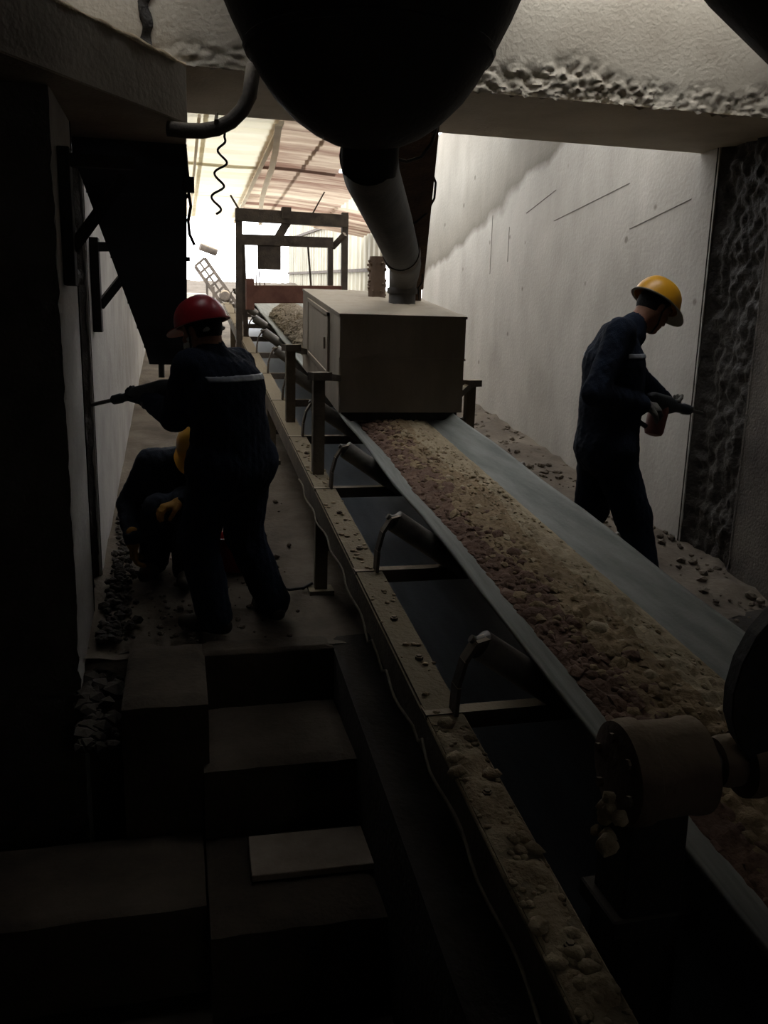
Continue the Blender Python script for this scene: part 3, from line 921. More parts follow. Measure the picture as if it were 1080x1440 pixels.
b.build('cut_rods', M_REDRUST, rbm)

# shed canopy: corrugated sheets, one object each, over purlins ----------------
can = empty('shed_canopy', 'corrugated sheet canopy glowing with daylight over the far gallery', 'canopy', (1.4, 12.0, 3.3))
def roof_z(x, y):
    zf = 3.47 - .030 * (y - 9.0)
    drop = .055 * max(0, x - .9) ** 2
    return zf - drop * (.6) + .0
def sheet(x0, x1, y0, y1, m, lift):
    b = MB(); vs = []; fs = []
    ny = int((y1 - y0) / .045); nx = 10
    for j in range(ny + 1):
        y = y0 + (y1 - y0) * j / ny
        for i in range(nx + 1):
            x = x0 + (x1 - x0) * i / nx
            vs.append((x, y, roof_z(x, y) + lift + .018 * math.sin(y * 2 * PI / .27) + .012 * float(fnoise(x, y, 2, 1.2))))
    for j in range(ny):
        for i in range(nx):
            fs.append((j * (nx + 1) + i, j * (nx + 1) + i + 1, (j + 1) * (nx + 1) + i + 1, (j + 1) * (nx + 1) + i))
    b.add(vs, fs)
    return b.build('corrugated_sheet', m, can, smooth='all', fix=False)
kx = 0
for (x0, x1) in ((-2.2, -.55), (-.6, .35), (.3, 1.03)):
    for (y0, y1) in ((9.0, 11.5), (11.4, 13.9), (13.8, 16.3)):
        sheet(x0, x1, y0, y1, M_CREAM, .01 * (kx % 3)); kx += 1
for (x0, x1) in ((.98, 1.6), (1.55, 2.5), (2.45, 3.38)):
    for (y0, y1) in ((9.0, 11.5), (11.4, 13.9), (13.8, 16.2)):
        if x0 > 2.4 and y0 < 13:
            continue
        sheet(x0, 2.02 if (x0 > 1.5 and y0 < 10) else x1, y0, y1, M_BROWN, .012 + .01 * (kx % 3)); kx += 1
for x, w in ((.24, .03), (-.5, .04), (1.02, .05)):
    MB().hexa([(x, 9.0, roof_z(x, 9) - .05), (x + w, 9.0, roof_z(x, 9) - .05), (x + w, 16.3, roof_z(x, 16.3) - .05), (x, 16.3, roof_z(x, 16.3) - .05),
               (x, 9.0, roof_z(x, 9) - .02), (x + w, 9.0, roof_z(x, 9) - .02), (x + w, 16.3, roof_z(x, 16.3) - .02), (x, 16.3, roof_z(x, 16.3) - .02)]).build('purlin', M_LATH, can)
b = MB()
cv = [(.98, 9.0), (1.08, 10.2), (1.14, 11.2), (1.18, 12.4), (1.24, 13.6), (1.38, 15.2), (1.46, 16.2)]
for i in range(len(cv) - 1):
    (xa, ya), (xb, yb) = cv[i], cv[i + 1]
    b.hexa([(xa, ya, roof_z(xa, ya) - .07), (xa + .07, ya, roof_z(xa, ya) - .07), (xb + .07, yb, roof_z(xb, yb) - .07), (xb, yb, roof_z(xb, yb) - .07),
            (xa, ya, roof_z(xa, ya) - .05), (xa + .07, ya, roof_z(xa, ya) - .05), (xb + .07, yb, roof_z(xb, yb) - .05), (xb, yb, roof_z(xb, yb) - .05)])
b.build('curved_lath', M_LATH, can)

# corrugated side cladding beyond the concrete wall
clad = empty('sheet_cladding', 'upright corrugated sheets cladding the right side of the far gallery', 'cladding', (3.4, 20, 1.6))
def clad_sheet(y0, y1):
    b = MB(); vs = []; fs = []
    ny = int((y1 - y0) / .05)
    for j in range(ny + 1):
        y = y0 + (y1 - y0) * j / ny
        ph = (y % .40) / .40
        d = 0 if ph < .45 else (.06 if .55 < ph < .9 else .03)
        for z in (ramp(y) - .1, 4.0 + .05 * (y - 14)):
            vs.append((XR + d, y, z))
    for j in range(ny):
        fs.append((2 * j, 2 * j + 1, 2 * j + 3, 2 * j + 2))
    b.add(vs, fs)
    k = len(b.v)
    b.add([(x + .004, y, z) for x, y, z in b.v[:k]], [tuple(reversed(f)) for f in fs])
    return b.build('cladding_sheet', M_CLAD, clad, fix=False)
for y in (14.6, 16.2, 17.8, 19.4, 21.0, 22.6, 24.2, 25.8):
    clad_sheet(y, y + 1.58)
for z in (2.4, 3.4):
    MB().bar((XR - .03, 14.6, z), (XR - .03, 27.3, z + .5), .05, .06).build('girt', M_STEEL, clad)

# distant loading conveyor and plinth in the glare
dc = empty('distant_conveyor', 'small loading conveyor with a punched frame in the glare at the far left', 'conveyor', (.9, 20.0, 1.75))
a, c = Vector((.62, 20.0, 2.80)), Vector((1.30, 20.0, 1.85))
for off in (0, .30):
    MB().bar(a + Vector((-off * .7, 0, -off * .6)), c + Vector((-off * .7, 0, -off * .6)), .06, .07).build('side_rail', M_STEEL, dc)
for i in range(7):
    p = a.lerp(c, i / 6.5)
    MB().bar(p, p + Vector((-.21, 0, -.18)), .05, .05).build('rung', M_STEEL, dc)
MB().bar(a + Vector((-.11, 0, -.09)), c + Vector((-.11, 0, -.09)), .03, .04).build('centre_rail', M_STEEL, dc)
for x, zt in ((.66, 2.35), (.80, 2.20), (1.15, 1.95)):
    MB().bar((x, 20.0, 1.70), (x, 20.0, zt), .05, .05).build('leg', M_STEEL, dc)
MB().lathe((.70, 19.9, 2.98), (1, .3, -.3), [(-.2, .02), (-.19, .08), (.19, .08), (.2, .02)], 16).build('head_pulley', M_STEEL, dc, smooth=40)
MB().lathe((1.05, 19.9, 2.0), (0, 1, 0), [(0, .10), (.05, .13), (.1, .10)], 16).build('tail_wheel', M_STEEL, dc, smooth=40)
pn = MB().box((.0, 18.9, 1.5), (.62, 19.4, 2.02))
tag(pn.build('plinth', M_CONC, bevel=.02), 'pale low concrete plinth in the glare behind the red helmet', 'plinth')

# dark duct crossing the upper right corner
db = empty('overhead_duct', 'black duct bend filling the upper right corner', 'duct', (2.5, 2.9, 2.9))
MB().tube([(1.80, 3.04, 3.17), (2.06, 2.97, 2.90), (2.25, 2.89, 2.72), (2.55, 2.75, 2.46), (2.9, 2.6, 2.25)], [.25, .26, .26, .26, .26], 22).build('duct_bend', M_HOPPER, db, smooth='all')
MB().tube([(2.30, 2.87, 2.675), (2.36, 2.84, 2.62)], .285, 22).build('duct_flange', M_HOPPER, db, smooth=40)

# rubble -------------------------------------------------------------------
def rubble(name, n, xr, yr, rr, m, label, zf=ramp):
    b = MB()
    for i in range(n):
        x = xr[0] + (xr[1] - xr[0]) * (1 - math.sqrt(random.random())) if xr[0] < 0 else xr[1] - (xr[1] - xr[0]) * random.random() ** 1.5; y = random.uniform(*yr)
        r = rr[0] + (rr[1] - rr[0]) * random.random() ** 2.2
        b.rock((x, y, zf(y) + r * .35), r, (1.1, 1.1, .8))
    o = b.build(name, m, smooth=False, fix=False, kind='stuff')
    return tag(o, label, 'rubble')
rubble('chipped_rubble', 420, (-.42, -.22), (4.15, 6.2), (.005, .032), M_SHADE_GROUND, 'dark chipped rubble strewn along the foot of the left wall')
rubble('floor_grit', 260, (-.2, .75), (4.1, 6.5), (.006, .022), M_FLOOR, 'loose grit scattered on the landing between the workers and the conveyor')
rubble('wall_foot_rubble', 360, (3.0, 3.36), (3.4, 9.5), (.006, .035), M_FLOOR, 'broken concrete rubble heaped along the foot of the right wall')
rubble('pit_rubble', 160, (-.46, -.28), (3.5, 4.2), (.012, .055), M_BLACK, 'black lumps filling the gap between the square block and the left wall', lambda y: -.25 + .25 * (y - 3.5))

# ------------------------------------------------------------------ people
class Field:
    """signed distance grid; shapes are blended in with a smooth union"""
    def __init__(s, lo, hi, vox):
        s.lo = np.array(lo, float); s.vox = vox
        s.n = np.ceil((np.array(hi, float) - s.lo) / vox).astype(int) + 1
        s.f = np.full(tuple(s.n), 1.0, np.float32)

    def like(s, f=None):
        o = Field(s.lo, s.lo, s.vox)
        o.n = s.n.copy(); o.f = np.full(tuple(s.n), 1.0, np.float32) if f is None else f
        return o

    def sub(s, lo, hi):
        i0 = np.clip(np.floor((np.array(lo) - s.lo) / s.vox).astype(int), 0, s.n - 1)
        i1 = np.clip(np.ceil((np.array(hi) - s.lo) / s.vox).astype(int) + 1, 1, s.n)
        sl = tuple(slice(a, b) for a, b in zip(i0, i1))
        ax = [(s.lo[k] + s.vox * np.arange(i0[k], i1[k])).astype(np.float32) for k in range(3)]
        return sl, ax[0][:, None, None], ax[1][None, :, None], ax[2][None, None, :]

    def blend(s, sl, d, k, cut=False):
        a = s.f[sl]
        if cut:
            d = -d
            h = np.clip(.5 - .5 * (d - a) / k, 0, 1)
            s.f[sl] = a * h + d * (1 - h) + k * h * (1 - h)
        else:
            h = np.clip(.5 + .5 * (d - a) / k, 0, 1)
            s.f[sl] = d * (1 - h) + a * h - k * h * (1 - h)

    def cap(s, a, b, ra, rb, k=.02, cut=False):
        a = np.array(a, float); b = np.array(b, float)
        m = max(ra, rb) + k + 3 * s.vox
        sl, X, Y, Z = s.sub(np.minimum(a, b) - m, np.maximum(a, b) + m)
        v = b - a; L = max(float(v @ v), 1e-9)
        t = np.clip(((X - a[0]) * v[0] + (Y - a[1]) * v[1] + (Z - a[2]) * v[2]) / L, 0, 1)
        d = np.sqrt((X - a[0] - t * v[0]) ** 2 + (Y - a[1] - t * v[1]) ** 2 + (Z - a[2] - t * v[2]) ** 2) - (ra + (rb - ra) * t)
        s.blend(sl, d, k, cut)

    def ell(s, c, axes, rad, k=.02, cut=False):
        c = np.array(c, float); m = max(rad) + k + 3 * s.vox
        sl, X, Y, Z = s.sub(c - m, c + m)
        q = 0
        for axis, r in zip(axes, rad):
            axis = np.array(axis, float)
            q = q + (((X - c[0]) * axis[0] + (Y - c[1]) * axis[1] + (Z - c[2]) * axis[2]) / r) ** 2
        d = (np.sqrt(q) - 1) * min(rad)
        s.blend(sl, d.astype(np.float32), k, cut)

    def floor(s, fz):
        Z = (s.lo[2] + s.vox * np.arange(s.n[2]))[None, None, :]
        s.f = np.maximum(s.f, (fz - Z).astype(np.float32))

    def wrinkle(s, amp, scale, n=12):
        sel = np.abs(s.f) < .03
        i, j, k = np.nonzero(sel)
        x, y, z = s.lo[0] + i * s.vox, s.lo[1] + j * s.vox, s.lo[2] + k * s.vox
        s.f[i, j, k] += (amp * fnoise(x, y, z * .8, scale, n) + amp * .5 * fnoise(z, x, y, scale * 2.1, n)).astype(np.float32)

    def mesh(s, name, mats, parent, pick=None):
        g = vdb.FloatGrid(background=1.0)
        g.copyFromArray(np.ascontiguousarray(s.f))
        pts, quads = g.convertToQuads(isovalue=0.0)
        pts = pts * s.vox + s.lo
        me = bpy.data.meshes.new(name)
        off = np.array(root_loc(parent))
        nv, nq = len(pts), len(quads)
        me.vertices.add(nv); me.vertices.foreach_set('co', (pts - off).astype(np.float32).ravel())
        me.loops.add(nq * 4); me.loops.foreach_set('vertex_index', quads.astype(np.int32).ravel())
        me.polygons.add(nq)
        me.polygons.foreach_set('loop_start', np.arange(0, nq * 4, 4, dtype=np.int32))
        me.update(calc_edges=True); me.validate()
        for m in (mats if isinstance(mats, (list, tuple)) else [mats]):
            me.materials.append(m)
        if pick is not None:
            cen = pts[quads].mean(axis=1)
            me.polygons.foreach_set('material_index', pick(cen).astype(np.int32))
        me.polygons.foreach_set('use_smooth', [True] * nq)
        a = pts[quads[:, 0]]; b = pts[quads[:, 1]]; c = pts[quads[:, 2]]; d = pts[quads[:, 3]]
        vol = (np.einsum('ij,ij->i', a, np.cross(b, c)) + np.einsum('ij,ij->i', a, np.cross(c, d))).sum()
        if vol < 0:
            me.flip_normals()
        o = bpy.data.objects.new(name, me); COL.objects.link(o); o.parent = parent
        return o


def V(*a):
    return np.array(a if len(a) > 1 else a[0], float)


def unit(v):
    v = V(v); return v / np.linalg.norm(v)


def ik(a, b, l1, l2, pole):
    """middle joint of a two-bone limb from a to b bending towards pole; returns (mid, end)"""
    a, b = V(a), V(b)
    d = b - a; L = np.linalg.norm(d)
    if L > (l1 + l2) * .995:
        b = a + d / L * (l1 + l2) * .995; d = b - a; L = np.linalg.norm(d)
    x = (l1 * l1 - l2 * l2 + L * L) / (2 * L)
    h = math.sqrt(max(l1 * l1 - x * x, 0))
    n = d / L; p = V(pole); p = p - n * (p @ n); p = unit(p)
    return a + n * x + p * h, b


def make_hand(name, wrist, dirn, palm_n, side, mat_, parent, curl=1.0, glove=1.12, thumb_out=.6):
    """five-fingered hand: dirn wrist->knuckles, palm_n out of the palm, side +1 when the thumb lies towards cross(dirn, palm_n)"""
    w = V(wrist); d = unit(dirn); n = V(palm_n); n = unit(n - d * (n @ d)); t = np.cross(d, n) * side
    F = Field(w - .24, w + .24, .0042)
    g = glove
    F.cap(w - d * .05, w + d * .01, .036 * g, .031 * g, .01)
    for q in (-.028, -.010, .010, .028):
        F.cap(w + d * .01 + t * q * .6, w + d * .085 + t * q, .017 * g, .0135 * g, .012)
    for q, L, r in ((.030, .074, .0092), (.010, .083, .0095), (-.010, .076, .0092), (-.029, .060, .0082)):
        p = w + d * .088 + t * q
        ang = 0.0
        for frac, bend in ((.46, .75), (.31, .95), (.23, .6)):
            ang += bend * curl
            q2 = p + (d * math.cos(ang) + n * math.sin(ang)) * L * frac
            F.cap(p, q2, r * g, r * g * .93, .0035)
            p = q2
    p = w + d * .025 + t * .028
    p1 = p + unit(d * .75 + t * thumb_out + n * .35) * .042
    p2 = p1 + unit(d * .85 + t * .15 + n * (.5 + .5 * curl)) * .032
    p3 = p2 + unit(d * .75 - t * .25 + n * (.5 + .6 * curl)) * .026
    F.cap(p, p1, .0155 * g, .0125 * g, .008); F.cap(p1, p2, .0115 * g, .0105 * g, .003); F.cap(p2, p3, .0105 * g, .0095 * g, .003)
    return F.mesh(name, mat_, parent)


def hard_hat(parent, c, f, u, mat_, peak_mat, brim_front=.055, k=1.0):
    """shell with crown ridges, brim and peak; c = head centre"""
    f, u = unit(f), V(u); u = unit(u - f * (u @ f)); r = np.cross(f, u)
    o = c + u * .032
    b = MB(); vs = []; fs = []
    NR, NP = 14, 48
    A, Bd, H = .108 * k, .128 * k, .120 * k
    for j in range(NR + 1):
        e = j / NR * PI / 2
        for i in range(NP):
            a = 2 * PI * i / NP
            cr = math.cos(e) ** .85
            ridge = .006 * math.exp(-((r @ (f * math.cos(a) + r * math.sin(a))) * cr / .22) ** 2) * math.sin(e)
            p = o + f * (Bd * cr * math.cos(a)) + r * (A * cr * math.sin(a)) + u * ((H + ridge) * math.sin(e) ** .9)
            vs.append(tuple(p))
    for j in range(NR):
        for i in range(NP):
            fs.append((j * NP + i, j * NP + (i + 1) % NP, (j + 1) * NP + (i + 1) % NP, (j + 1) * NP + i))
    b.add(vs, fs)
    hat = b.build('hard_hat', mat_, parent, smooth='all')
    br = MB(); vs = []; fs = []
    for lay in (0, -.005):
        for i in range(NP):
            a = 2 * PI * i / NP
            ex = .014 + brim_front * max(0, math.cos(a)) ** 1.6
            for q_ in (0, 1):
                e2 = ex if q_ else -.004
                p = o + f * ((Bd + e2) * math.cos(a)) + r * ((A + min(e2, .03)) * math.sin(a)) + u * (lay - (.018 * max(0, math.cos(a)) if q_ else 0) + .002)
                vs.append(tuple(p))
    def idx(l, i, k): return l * NP * 2 + (i % NP) * 2 + k
    for i in range(NP):
        fs.append((idx(0, i, 0), idx(0, i, 1), idx(0, i + 1, 1), idx(0, i + 1, 0)))
        fs.append((idx(1, i, 0), idx(1, i + 1, 0), idx(1, i + 1, 1), idx(1, i, 1)))
        fs.append((idx(0, i, 1), idx(1, i, 1), idx(1, i + 1, 1), idx(0, i + 1, 1)))
    br.add(vs, fs)
    br.build('brim', peak_mat, hat, smooth=50)
    st = MB()
    for sgn in (1, -1):
        st.tube([o + r * sgn * .098 + f * .01, o + r * sgn * .094 - u * .06 + f * .0, o + r * sgn * .075 - u * .12 + f * .03, o + r * sgn * .02 - u * .155 + f * .06], .005, 6)
    st.build('chin_strap', M_RUBBER, hat, smooth='all')
    return hat


def boot(parent, ankle, toe_dir, fz, mat_):
    a = V(ankle); d = V(toe_dir); d[2] = 0; d = unit(d); s_ = np.cross(d, V(0, 0, 1))
    F = Field(a - V(.3, .3, .2), a + V(.3, .3, .2), .008)
    h = fz + .034
    heel = V(a[0], a[1], h) - d * .055; ball = V(a[0], a[1], h) + d * .10; toe = V(a[0], a[1], h) + d * .165
    F.cap(heel, ball, .040, .046, .02)
    F.cap(ball, toe, .046, .040, .02)
    F.cap(V(a[0], a[1], h) - d * .02, a + V(0, 0, .09), .046, .054, .03)
    F.cap(V(a[0], a[1], h + .03) + d * .02, V(a[0], a[1], h) + d * .10, .042, .040, .03)
    F.floor(fz)
    return F.mesh('boot', mat_, parent)


def stripe_band(F, name, z_of, width, sel, m, parent):
    """thin band floated on the coverall surface: the field offset by 4 mm kept between two planes"""
    G = F.like(F.f - .005)
    X = (F.lo[0] + F.vox * np.arange(F.n[0]))[:, None, None]; Y = (F.lo[1] + F.vox * np.arange(F.n[1]))[None, :, None]; Z = (F.lo[2] + F.vox * np.arange(F.n[2]))[None, None, :]
    c = z_of(X, Y, Z)
    G.f = np.maximum(G.f, (np.abs(c) - width / 2).astype(np.float32))
    G.f = np.maximum(G.f, sel(X, Y, Z).astype(np.float32))
    G.f = np.maximum(G.f, -(F.f + .004))
    return G.mesh(name, m, parent)


def person(label, loc, J, fabric, helmet, glove_m, boots=True, face_mask=False, vox=.0065, stripe=None, lo=None, hi=None, group=None, fz=(0, 0)):
    root = empty('person', label, 'person', loc)
    hL, hR, shL, shR, nk = map(V, (J['hipL'], J['hipR'], J['shL'], J['shR'], J['neck']))
    hc_, f, u = V(J['head']), unit(J['face']), V(J['up'])
    u = unit(u - f * (u @ f)); r = np.cross(f, u)
    allp = np.array([hL, hR, shL, shR, nk, hc_] + [V(J[k]) for k in J if k[:2] in ('el', 'wr', 'kn', 'an')])
    F = Field(allp.min(0) - .24, allp.max(0) + .24, vox)
    pel = (hL + hR) / 2; chm = (shL + shR) / 2
    ax_ = unit(chm - pel); sr = unit(shR - shL); hr = unit(hR - hL)
    fr = unit(np.cross(ax_, sr)) * -1 if False else unit(np.cross(sr, ax_))
    if fr @ V(J['front']) < 0:
        fr = -fr
    bulk = J.get('bulk', 1.0)
    F.cap(hL + ax_ * .01, hR + ax_ * .01, .115 * bulk, .115 * bulk, .03)
    F.cap(pel - fr * .035 - hr * .07, pel - fr * .035 + hr * .07, .10, .10, .05)
    bow = J.get('bow', .03)
    w1 = pel * .62 + chm * .38 - fr * bow; w2 = pel * .25 + chm * .75 - fr * bow * 1.2
    F.cap(w1 - sr * .075, w1 + sr * .075, .112 * bulk, .112 * bulk, .07)
    F.cap(w2 - sr * .095, w2 + sr * .095, .112 * bulk, .112 * bulk, .07)
    F.cap(pel, w2, .128 * bulk, .128 * bulk, .06)
    F.cap(pel + fr * .03 - hr * .05, pel * .4 + chm * .6 + fr * .02 + sr * .05, .115 * bulk, .105 * bulk, .06)
    F.cap(chm - sr * .10 - ax_ * .02, chm + sr * .10 - ax_ * .02, .085, .085, .07)
    F.cap(shL, shR, .062, .062, .05)
    F.cap(chm, nk, .075, .058, .05)
    for s_ in 'LR':
        sh, el, wr = V(J['sh' + s_]), V(J['el' + s_]), V(J['wr' + s_])
        F.cap(sh, el, .064 * bulk, .054 * bulk, .035)
        F.cap(el, wr, .055 * bulk, .043 * bulk, .02)
        F.cap(wr - unit(wr - el) * .015, wr + unit(wr - el) * .005, .046, .047, .008)
        hp_, kn, an = V(J['hip' + s_]), V(J['kn' + s_]), V(J['an' + s_])
        F.cap(hp_, kn, .102 * bulk, .080 * bulk, .04)
        F.cap(kn, an, .080 * bulk, .074 * bulk, .03)
        F.cap(an + unit(kn - an) * .04, an - unit(kn - an) * .005, .078, .082, .015)
    # jacket hem
    F.cap(hL - ax_ * .0 - hr * .0 + fr * .0, hR, .121 * bulk, .121 * bulk, .015)
    F.wrinkle(.0038, 26)
    # collar
    F.cap(nk - ax_ * .05, nk + unit(hc_ - nk) * .012, .078, .064, .03)
    body_only = F.f.copy()
    H = F.like()
    # skull, jaw and features
    H.ell(hc_ + u * .015, (f, r, u), (.098, .078, .105), .02)
    H.ell(hc_ + f * .030 - u * .055, (f, r, u), (.066, .060, .070), .03)
    H.cap(hc_ + f * .072 - u * .105 - r * .012, hc_ + f * .072 - u * .105 + r * .012, .019, .019, .02)
    H.cap(hc_ + f * .092 + u * .012, hc_ + f * .113 - u * .034, .010, .0155, .012)
    H.cap(hc_ + f * .104 - u * .036 - r * .012, hc_ + f * .104 - u * .036 + r * .012, .010, .010, .008)
    H.cap(hc_ + f * .083 + u * .030 - r * .045, hc_ + f * .083 + u * .030 + r * .045, .013, .013, .015)
    for s_ in (1, -1):
        H.ell(hc_ + f * .094 + r * s_ * .033 + u * .006, (f, r, u), (.016, .018, .012), .008, cut=True)
        H.ell(hc_ + r * s_ * .080 - f * .008 - u * .008, (unit(f + r * s_ * -.3), r, u), (.018, .009, .031), .006)
        H.ell(hc_ + f * .072 + r * s_ * .042 - u * .028, (f, r, u), (.02, .022, .018), .02)
    H.cap(hc_ + f * .092 - u * .066 - r * .022, hc_ + f * .092 - u * .066 + r * .022, .0085, .0085, .006)
    H.cap(hc_ + f * .089 - u * .081 - r * .018, hc_ + f * .089 - u * .081 + r * .018, .009, .009, .006)
    H.cap(nk - unit(hc_ - nk) * .04, hc_ - u * .05 - f * .02, .060, .057, .03)
    hd = H.f
    h_ = np.clip(.5 + .5 * (hd - F.f) / .006, 0, 1)
    F.f = (hd * (1 - h_) + F.f * h_ - .006 * h_ * (1 - h_)).astype(np.float32)
    def pick(c):
        i = np.clip(np.round((c - F.lo) / F.vox).astype(int), 0, F.n - 1)
        return (hd[i[:, 0], i[:, 1], i[:, 2]] < body_only[i[:, 0], i[:, 1], i[:, 2]]).astype(int)
    body = F.mesh('body', [fabric, M_SKIN], root, pick)
    for s_ in (1, -1):
        p = hc_ + f * .080 + r * s_ * .033 + u * .006
        MB().lathe(tuple(p - f * .011), tuple(f), [(0, .002), (.002, .007), (.006, .0105), (.011, .0115), (.016, .0105), (.02, .007), (.022, .002)], 12).build('eye', M_EYE, root, smooth='all')
    # hair: cap of the skull below the helmet, at back and temples
    G = Field(hc_ - .16, hc_ + .16, vox)
    G.ell(hc_ + u * .018 - f * .006, (f, r, u), (.101, .083, .108), .01)
    sl, X, Y, Z = G.sub(hc_ - .2, hc_ + .2)
    df = (X - hc_[0]) * f[0] + (Y - hc_[1]) * f[1] + (Z - hc_[2]) * f[2]
    du = (X - hc_[0]) * u[0] + (Y - hc_[1]) * u[1] + (Z - hc_[2]) * u[2]
    G.f = np.maximum(G.f, (df * .9 - .02 - du * .55).astype(np.float32))
    G.f = np.maximum(G.f, (-.050 - du).astype(np.float32))
    G.mesh('hair', M_HAIR, root)
    hard_hat(root, hc_, f, u, helmet, J.get('peak', helmet), k=J.get('hat', 1.06))
    if face_mask:
        G = Field(hc_ - .2, hc_ + .2, .005)
        G.ell(hc_ + f * .050 - u * .060, (f, r, u), (.072, .068, .062), .02)
        G.cap(hc_ + f * .105 - u * .040, hc_ + f * .095 - u * .08, .022, .022, .02)
        for s_ in (1, -1):
            G.cap(hc_ + f * .04 - u * .03 + r * s_ * .07, hc_ - f * .08 - u * .01 + r * s_ * .055, .008, .008, .01)
        G.cap(hc_ - f * .08 - u * .01 + r * .055, hc_ - f * .08 - u * .01 - r * .055, .008, .008, .01)
        G.mesh('dust_mask', M_MASK, root)
    for s_, sg in (('L', 1), ('R', -1)):
        g = J['hand' + s_]
        make_hand('glove', V(J['wr' + s_]) + unit(g[0]) * .03, g[0], g[1], sg, glove_m, root, g[2])
        if boots:
            boot(root, J['an' + s_], J['toe' + s_], fz[0 if s_ == 'L' else 1], M_BOOT)
    if stripe:
        SF = F.like(body_only)
        stripe(SF, root)
    return root


# ---- worker with the red helmet, drilling into the left wall
f1 = unit((-.80, .55, -.10))
shL1, shR1 = V(.052, 4.10, 1.34), V(.285, 4.34, 1.335)
tip1 = V(-.455, 4.72, 1.095); back1 = V(.02, 4.36, 1.235)
axis1 = unit(back1 - tip1)
wl1 = tip1 + axis1 * .345 + V(.045, -.045, -.03); wr1 = tip1 + axis1 * .575 + V(.07, .01, .02)
elL, wl1 = ik(shL1, wl1, .30, .27, (.25, -.55, -1.0))
elR, wr1 = ik(shR1, wr1, .30, .27, (.3, .7, -.7))
hipL1, hipR1 = V(.165, 4.14, .86), V(.33, 4.28, .86)
anL1, anR1 = V(.145, 4.20, .085), V(.455, 4.34, .10)
knL, _ = ik(hipL1, anL1, .40, .40, (-.8, .4, .1)); knR, _ = ik(hipR1, anR1, .40, .40, (-.8, .5, .1))
J1 = dict(hipL=hipL1, hipR=hipR1, shL=shL1, shR=shR1, neck=V(.15, 4.21, 1.41), head=V(.115, 4.225, 1.50), face=(-.66, .68, -.25), up=(-.14, .08, 1),
          elL=elL, wrL=wl1, elR=elR, wrR=wr1, knL=knL, knR=knR, anL=anL1, anR=anR1, toeL=(-.8, .45, 0), toeR=(-.35, .9, 0), front=f1, bulk=1.22, bow=.03,
          handL=(unit((-.75, .62, -.02)), (.15, .3, 1), .95), handR=(unit((-.7, .4, -.15)), (-.3, .2, -1), .95))
def stripe1(F, root):
    bk = -f1
    def zof(X, Y, Z): return Z - (1.285 + .02 * (X - .2)) + 0 * X + 0 * Y
    def sel(X, Y, Z): return -((X - .11) * bk[0] + (Y - 4.22) * bk[1]) + 0 * Z + np.maximum(0, np.abs((X - .18) * .62 + (Y - 4.22) * .78) - .19) * 9
    stripe_band(F, 'reflective_stripe', zof, .030, sel, M_STRIPE, root)
w1 = person('worker in red helmet and navy coverall drilling into the left wall', (.3, 4.25, 0.0), J1, M_NAVY, M_RED, M_DGLOVE, face_mask=True, stripe=stripe1, fz=(ramp(4.20) + .0, ramp(4.34)))
dr1 = empty('rotary_hammer', 'dark hammer drill held level by the worker in red helmet', 'drill', tuple(tip1))
Tm = lambda k: tuple(tip1 + axis1 * k)
MB().tube([Tm(0), Tm(.01), Tm(.16)], [.004, .011, .011], 10).build('chisel_bit', M_BIT, dr1, smooth=40)
MB().lathe(Tm(.15), tuple(axis1), [(0, .016), (.01, .024), (.06, .026), (.075, .021), (.12, .023), (.14, .034), (.15, .034)], 20).build('chuck', M_TOOL, dr1, smooth=40)
MB().lathe(Tm(.29), tuple(axis1), [(0, .034), (.02, .042), (.16, .046), (.20, .048), (.24, .040), (.25, .03)], 20).build('body', M_TOOL, dr1, smooth=40)
MB().tube([Tm(.33), tuple(tip1 + axis1 * .33 + V(.02, -.05, -.03)), tuple(tip1 + axis1 * .33 + V(.03, -.11, -.05))], .016, 12).build('side_handle', M_TOOL, dr1, smooth=40)
MB().tube([tuple(tip1 + axis1 * .53 + V(0, 0, .03)), tuple(tip1 + axis1 * .60 + V(0, 0, .02)), tuple(tip1 + axis1 * .61 + V(0, 0, -.10)), tuple(tip1 + axis1 * .50 + V(0, 0, -.11)), tuple(tip1 + axis1 * .45 + V(0, 0, -.03))], .015, 10).build('rear_handle', M_TOOL, dr1, smooth='all')

# ---- worker with the yellow helmet at the right wall
f2 = unit((.93, .36, 0))
shL2, shR2 = V(2.43, 4.58, 1.50), V(2.30, 4.235, 1.535)
tip2 = V(3.37, 5.02, 1.02); back2 = V(2.56, 4.46, 1.17)
axis2 = unit(back2 - tip2)
wr2 = V(2.475, 4.27, 1.150); wl2 = tip2 + axis2 * .40 + V(-.03, -.01, -.035)
elR, wr2 = ik(shR2, wr2, .36, .36, (-1, -.35, -.1))
elL, wl2 = ik(shL2, wl2, .33, .30, (-.1, .5, -.8))
hipL2, hipR2 = V(2.37, 4.48, .90), V(2.335, 4.31, .90)
anL2, anR2 = V(2.24, 4.62, .125), V(2.58, 4.22, .085)
knL, _ = ik(hipL2, anL2, .41, .41, (.9, .3, 0)); knR, _ = ik(hipR2, anR2, .41, .42, (.9, .1, 0))
J2 = dict(hipL=hipL2, hipR=hipR2, shL=shL2, shR=shR2, neck=V(2.47, 4.42, 1.575), head=V(2.595, 4.44, 1.675), face=(.82, .15, -.50), up=(.44, .08, .85),
          elL=elL, wrL=wl2, elR=elR, wrR=wr2, knL=knL, knR=knR, anL=anL2, anR=anR2, toeL=(.9, .3, 0), toeR=(.95, .1, 0), front=f2, bulk=1.27, bow=.0, hat=1.14, peak=M_PEAK,
          handL=(unit((.8, .45, -.25)), (0, .1, 1), .85), handR=(unit((.85, .1, -.15)), (.1, .5, -.85), .9))
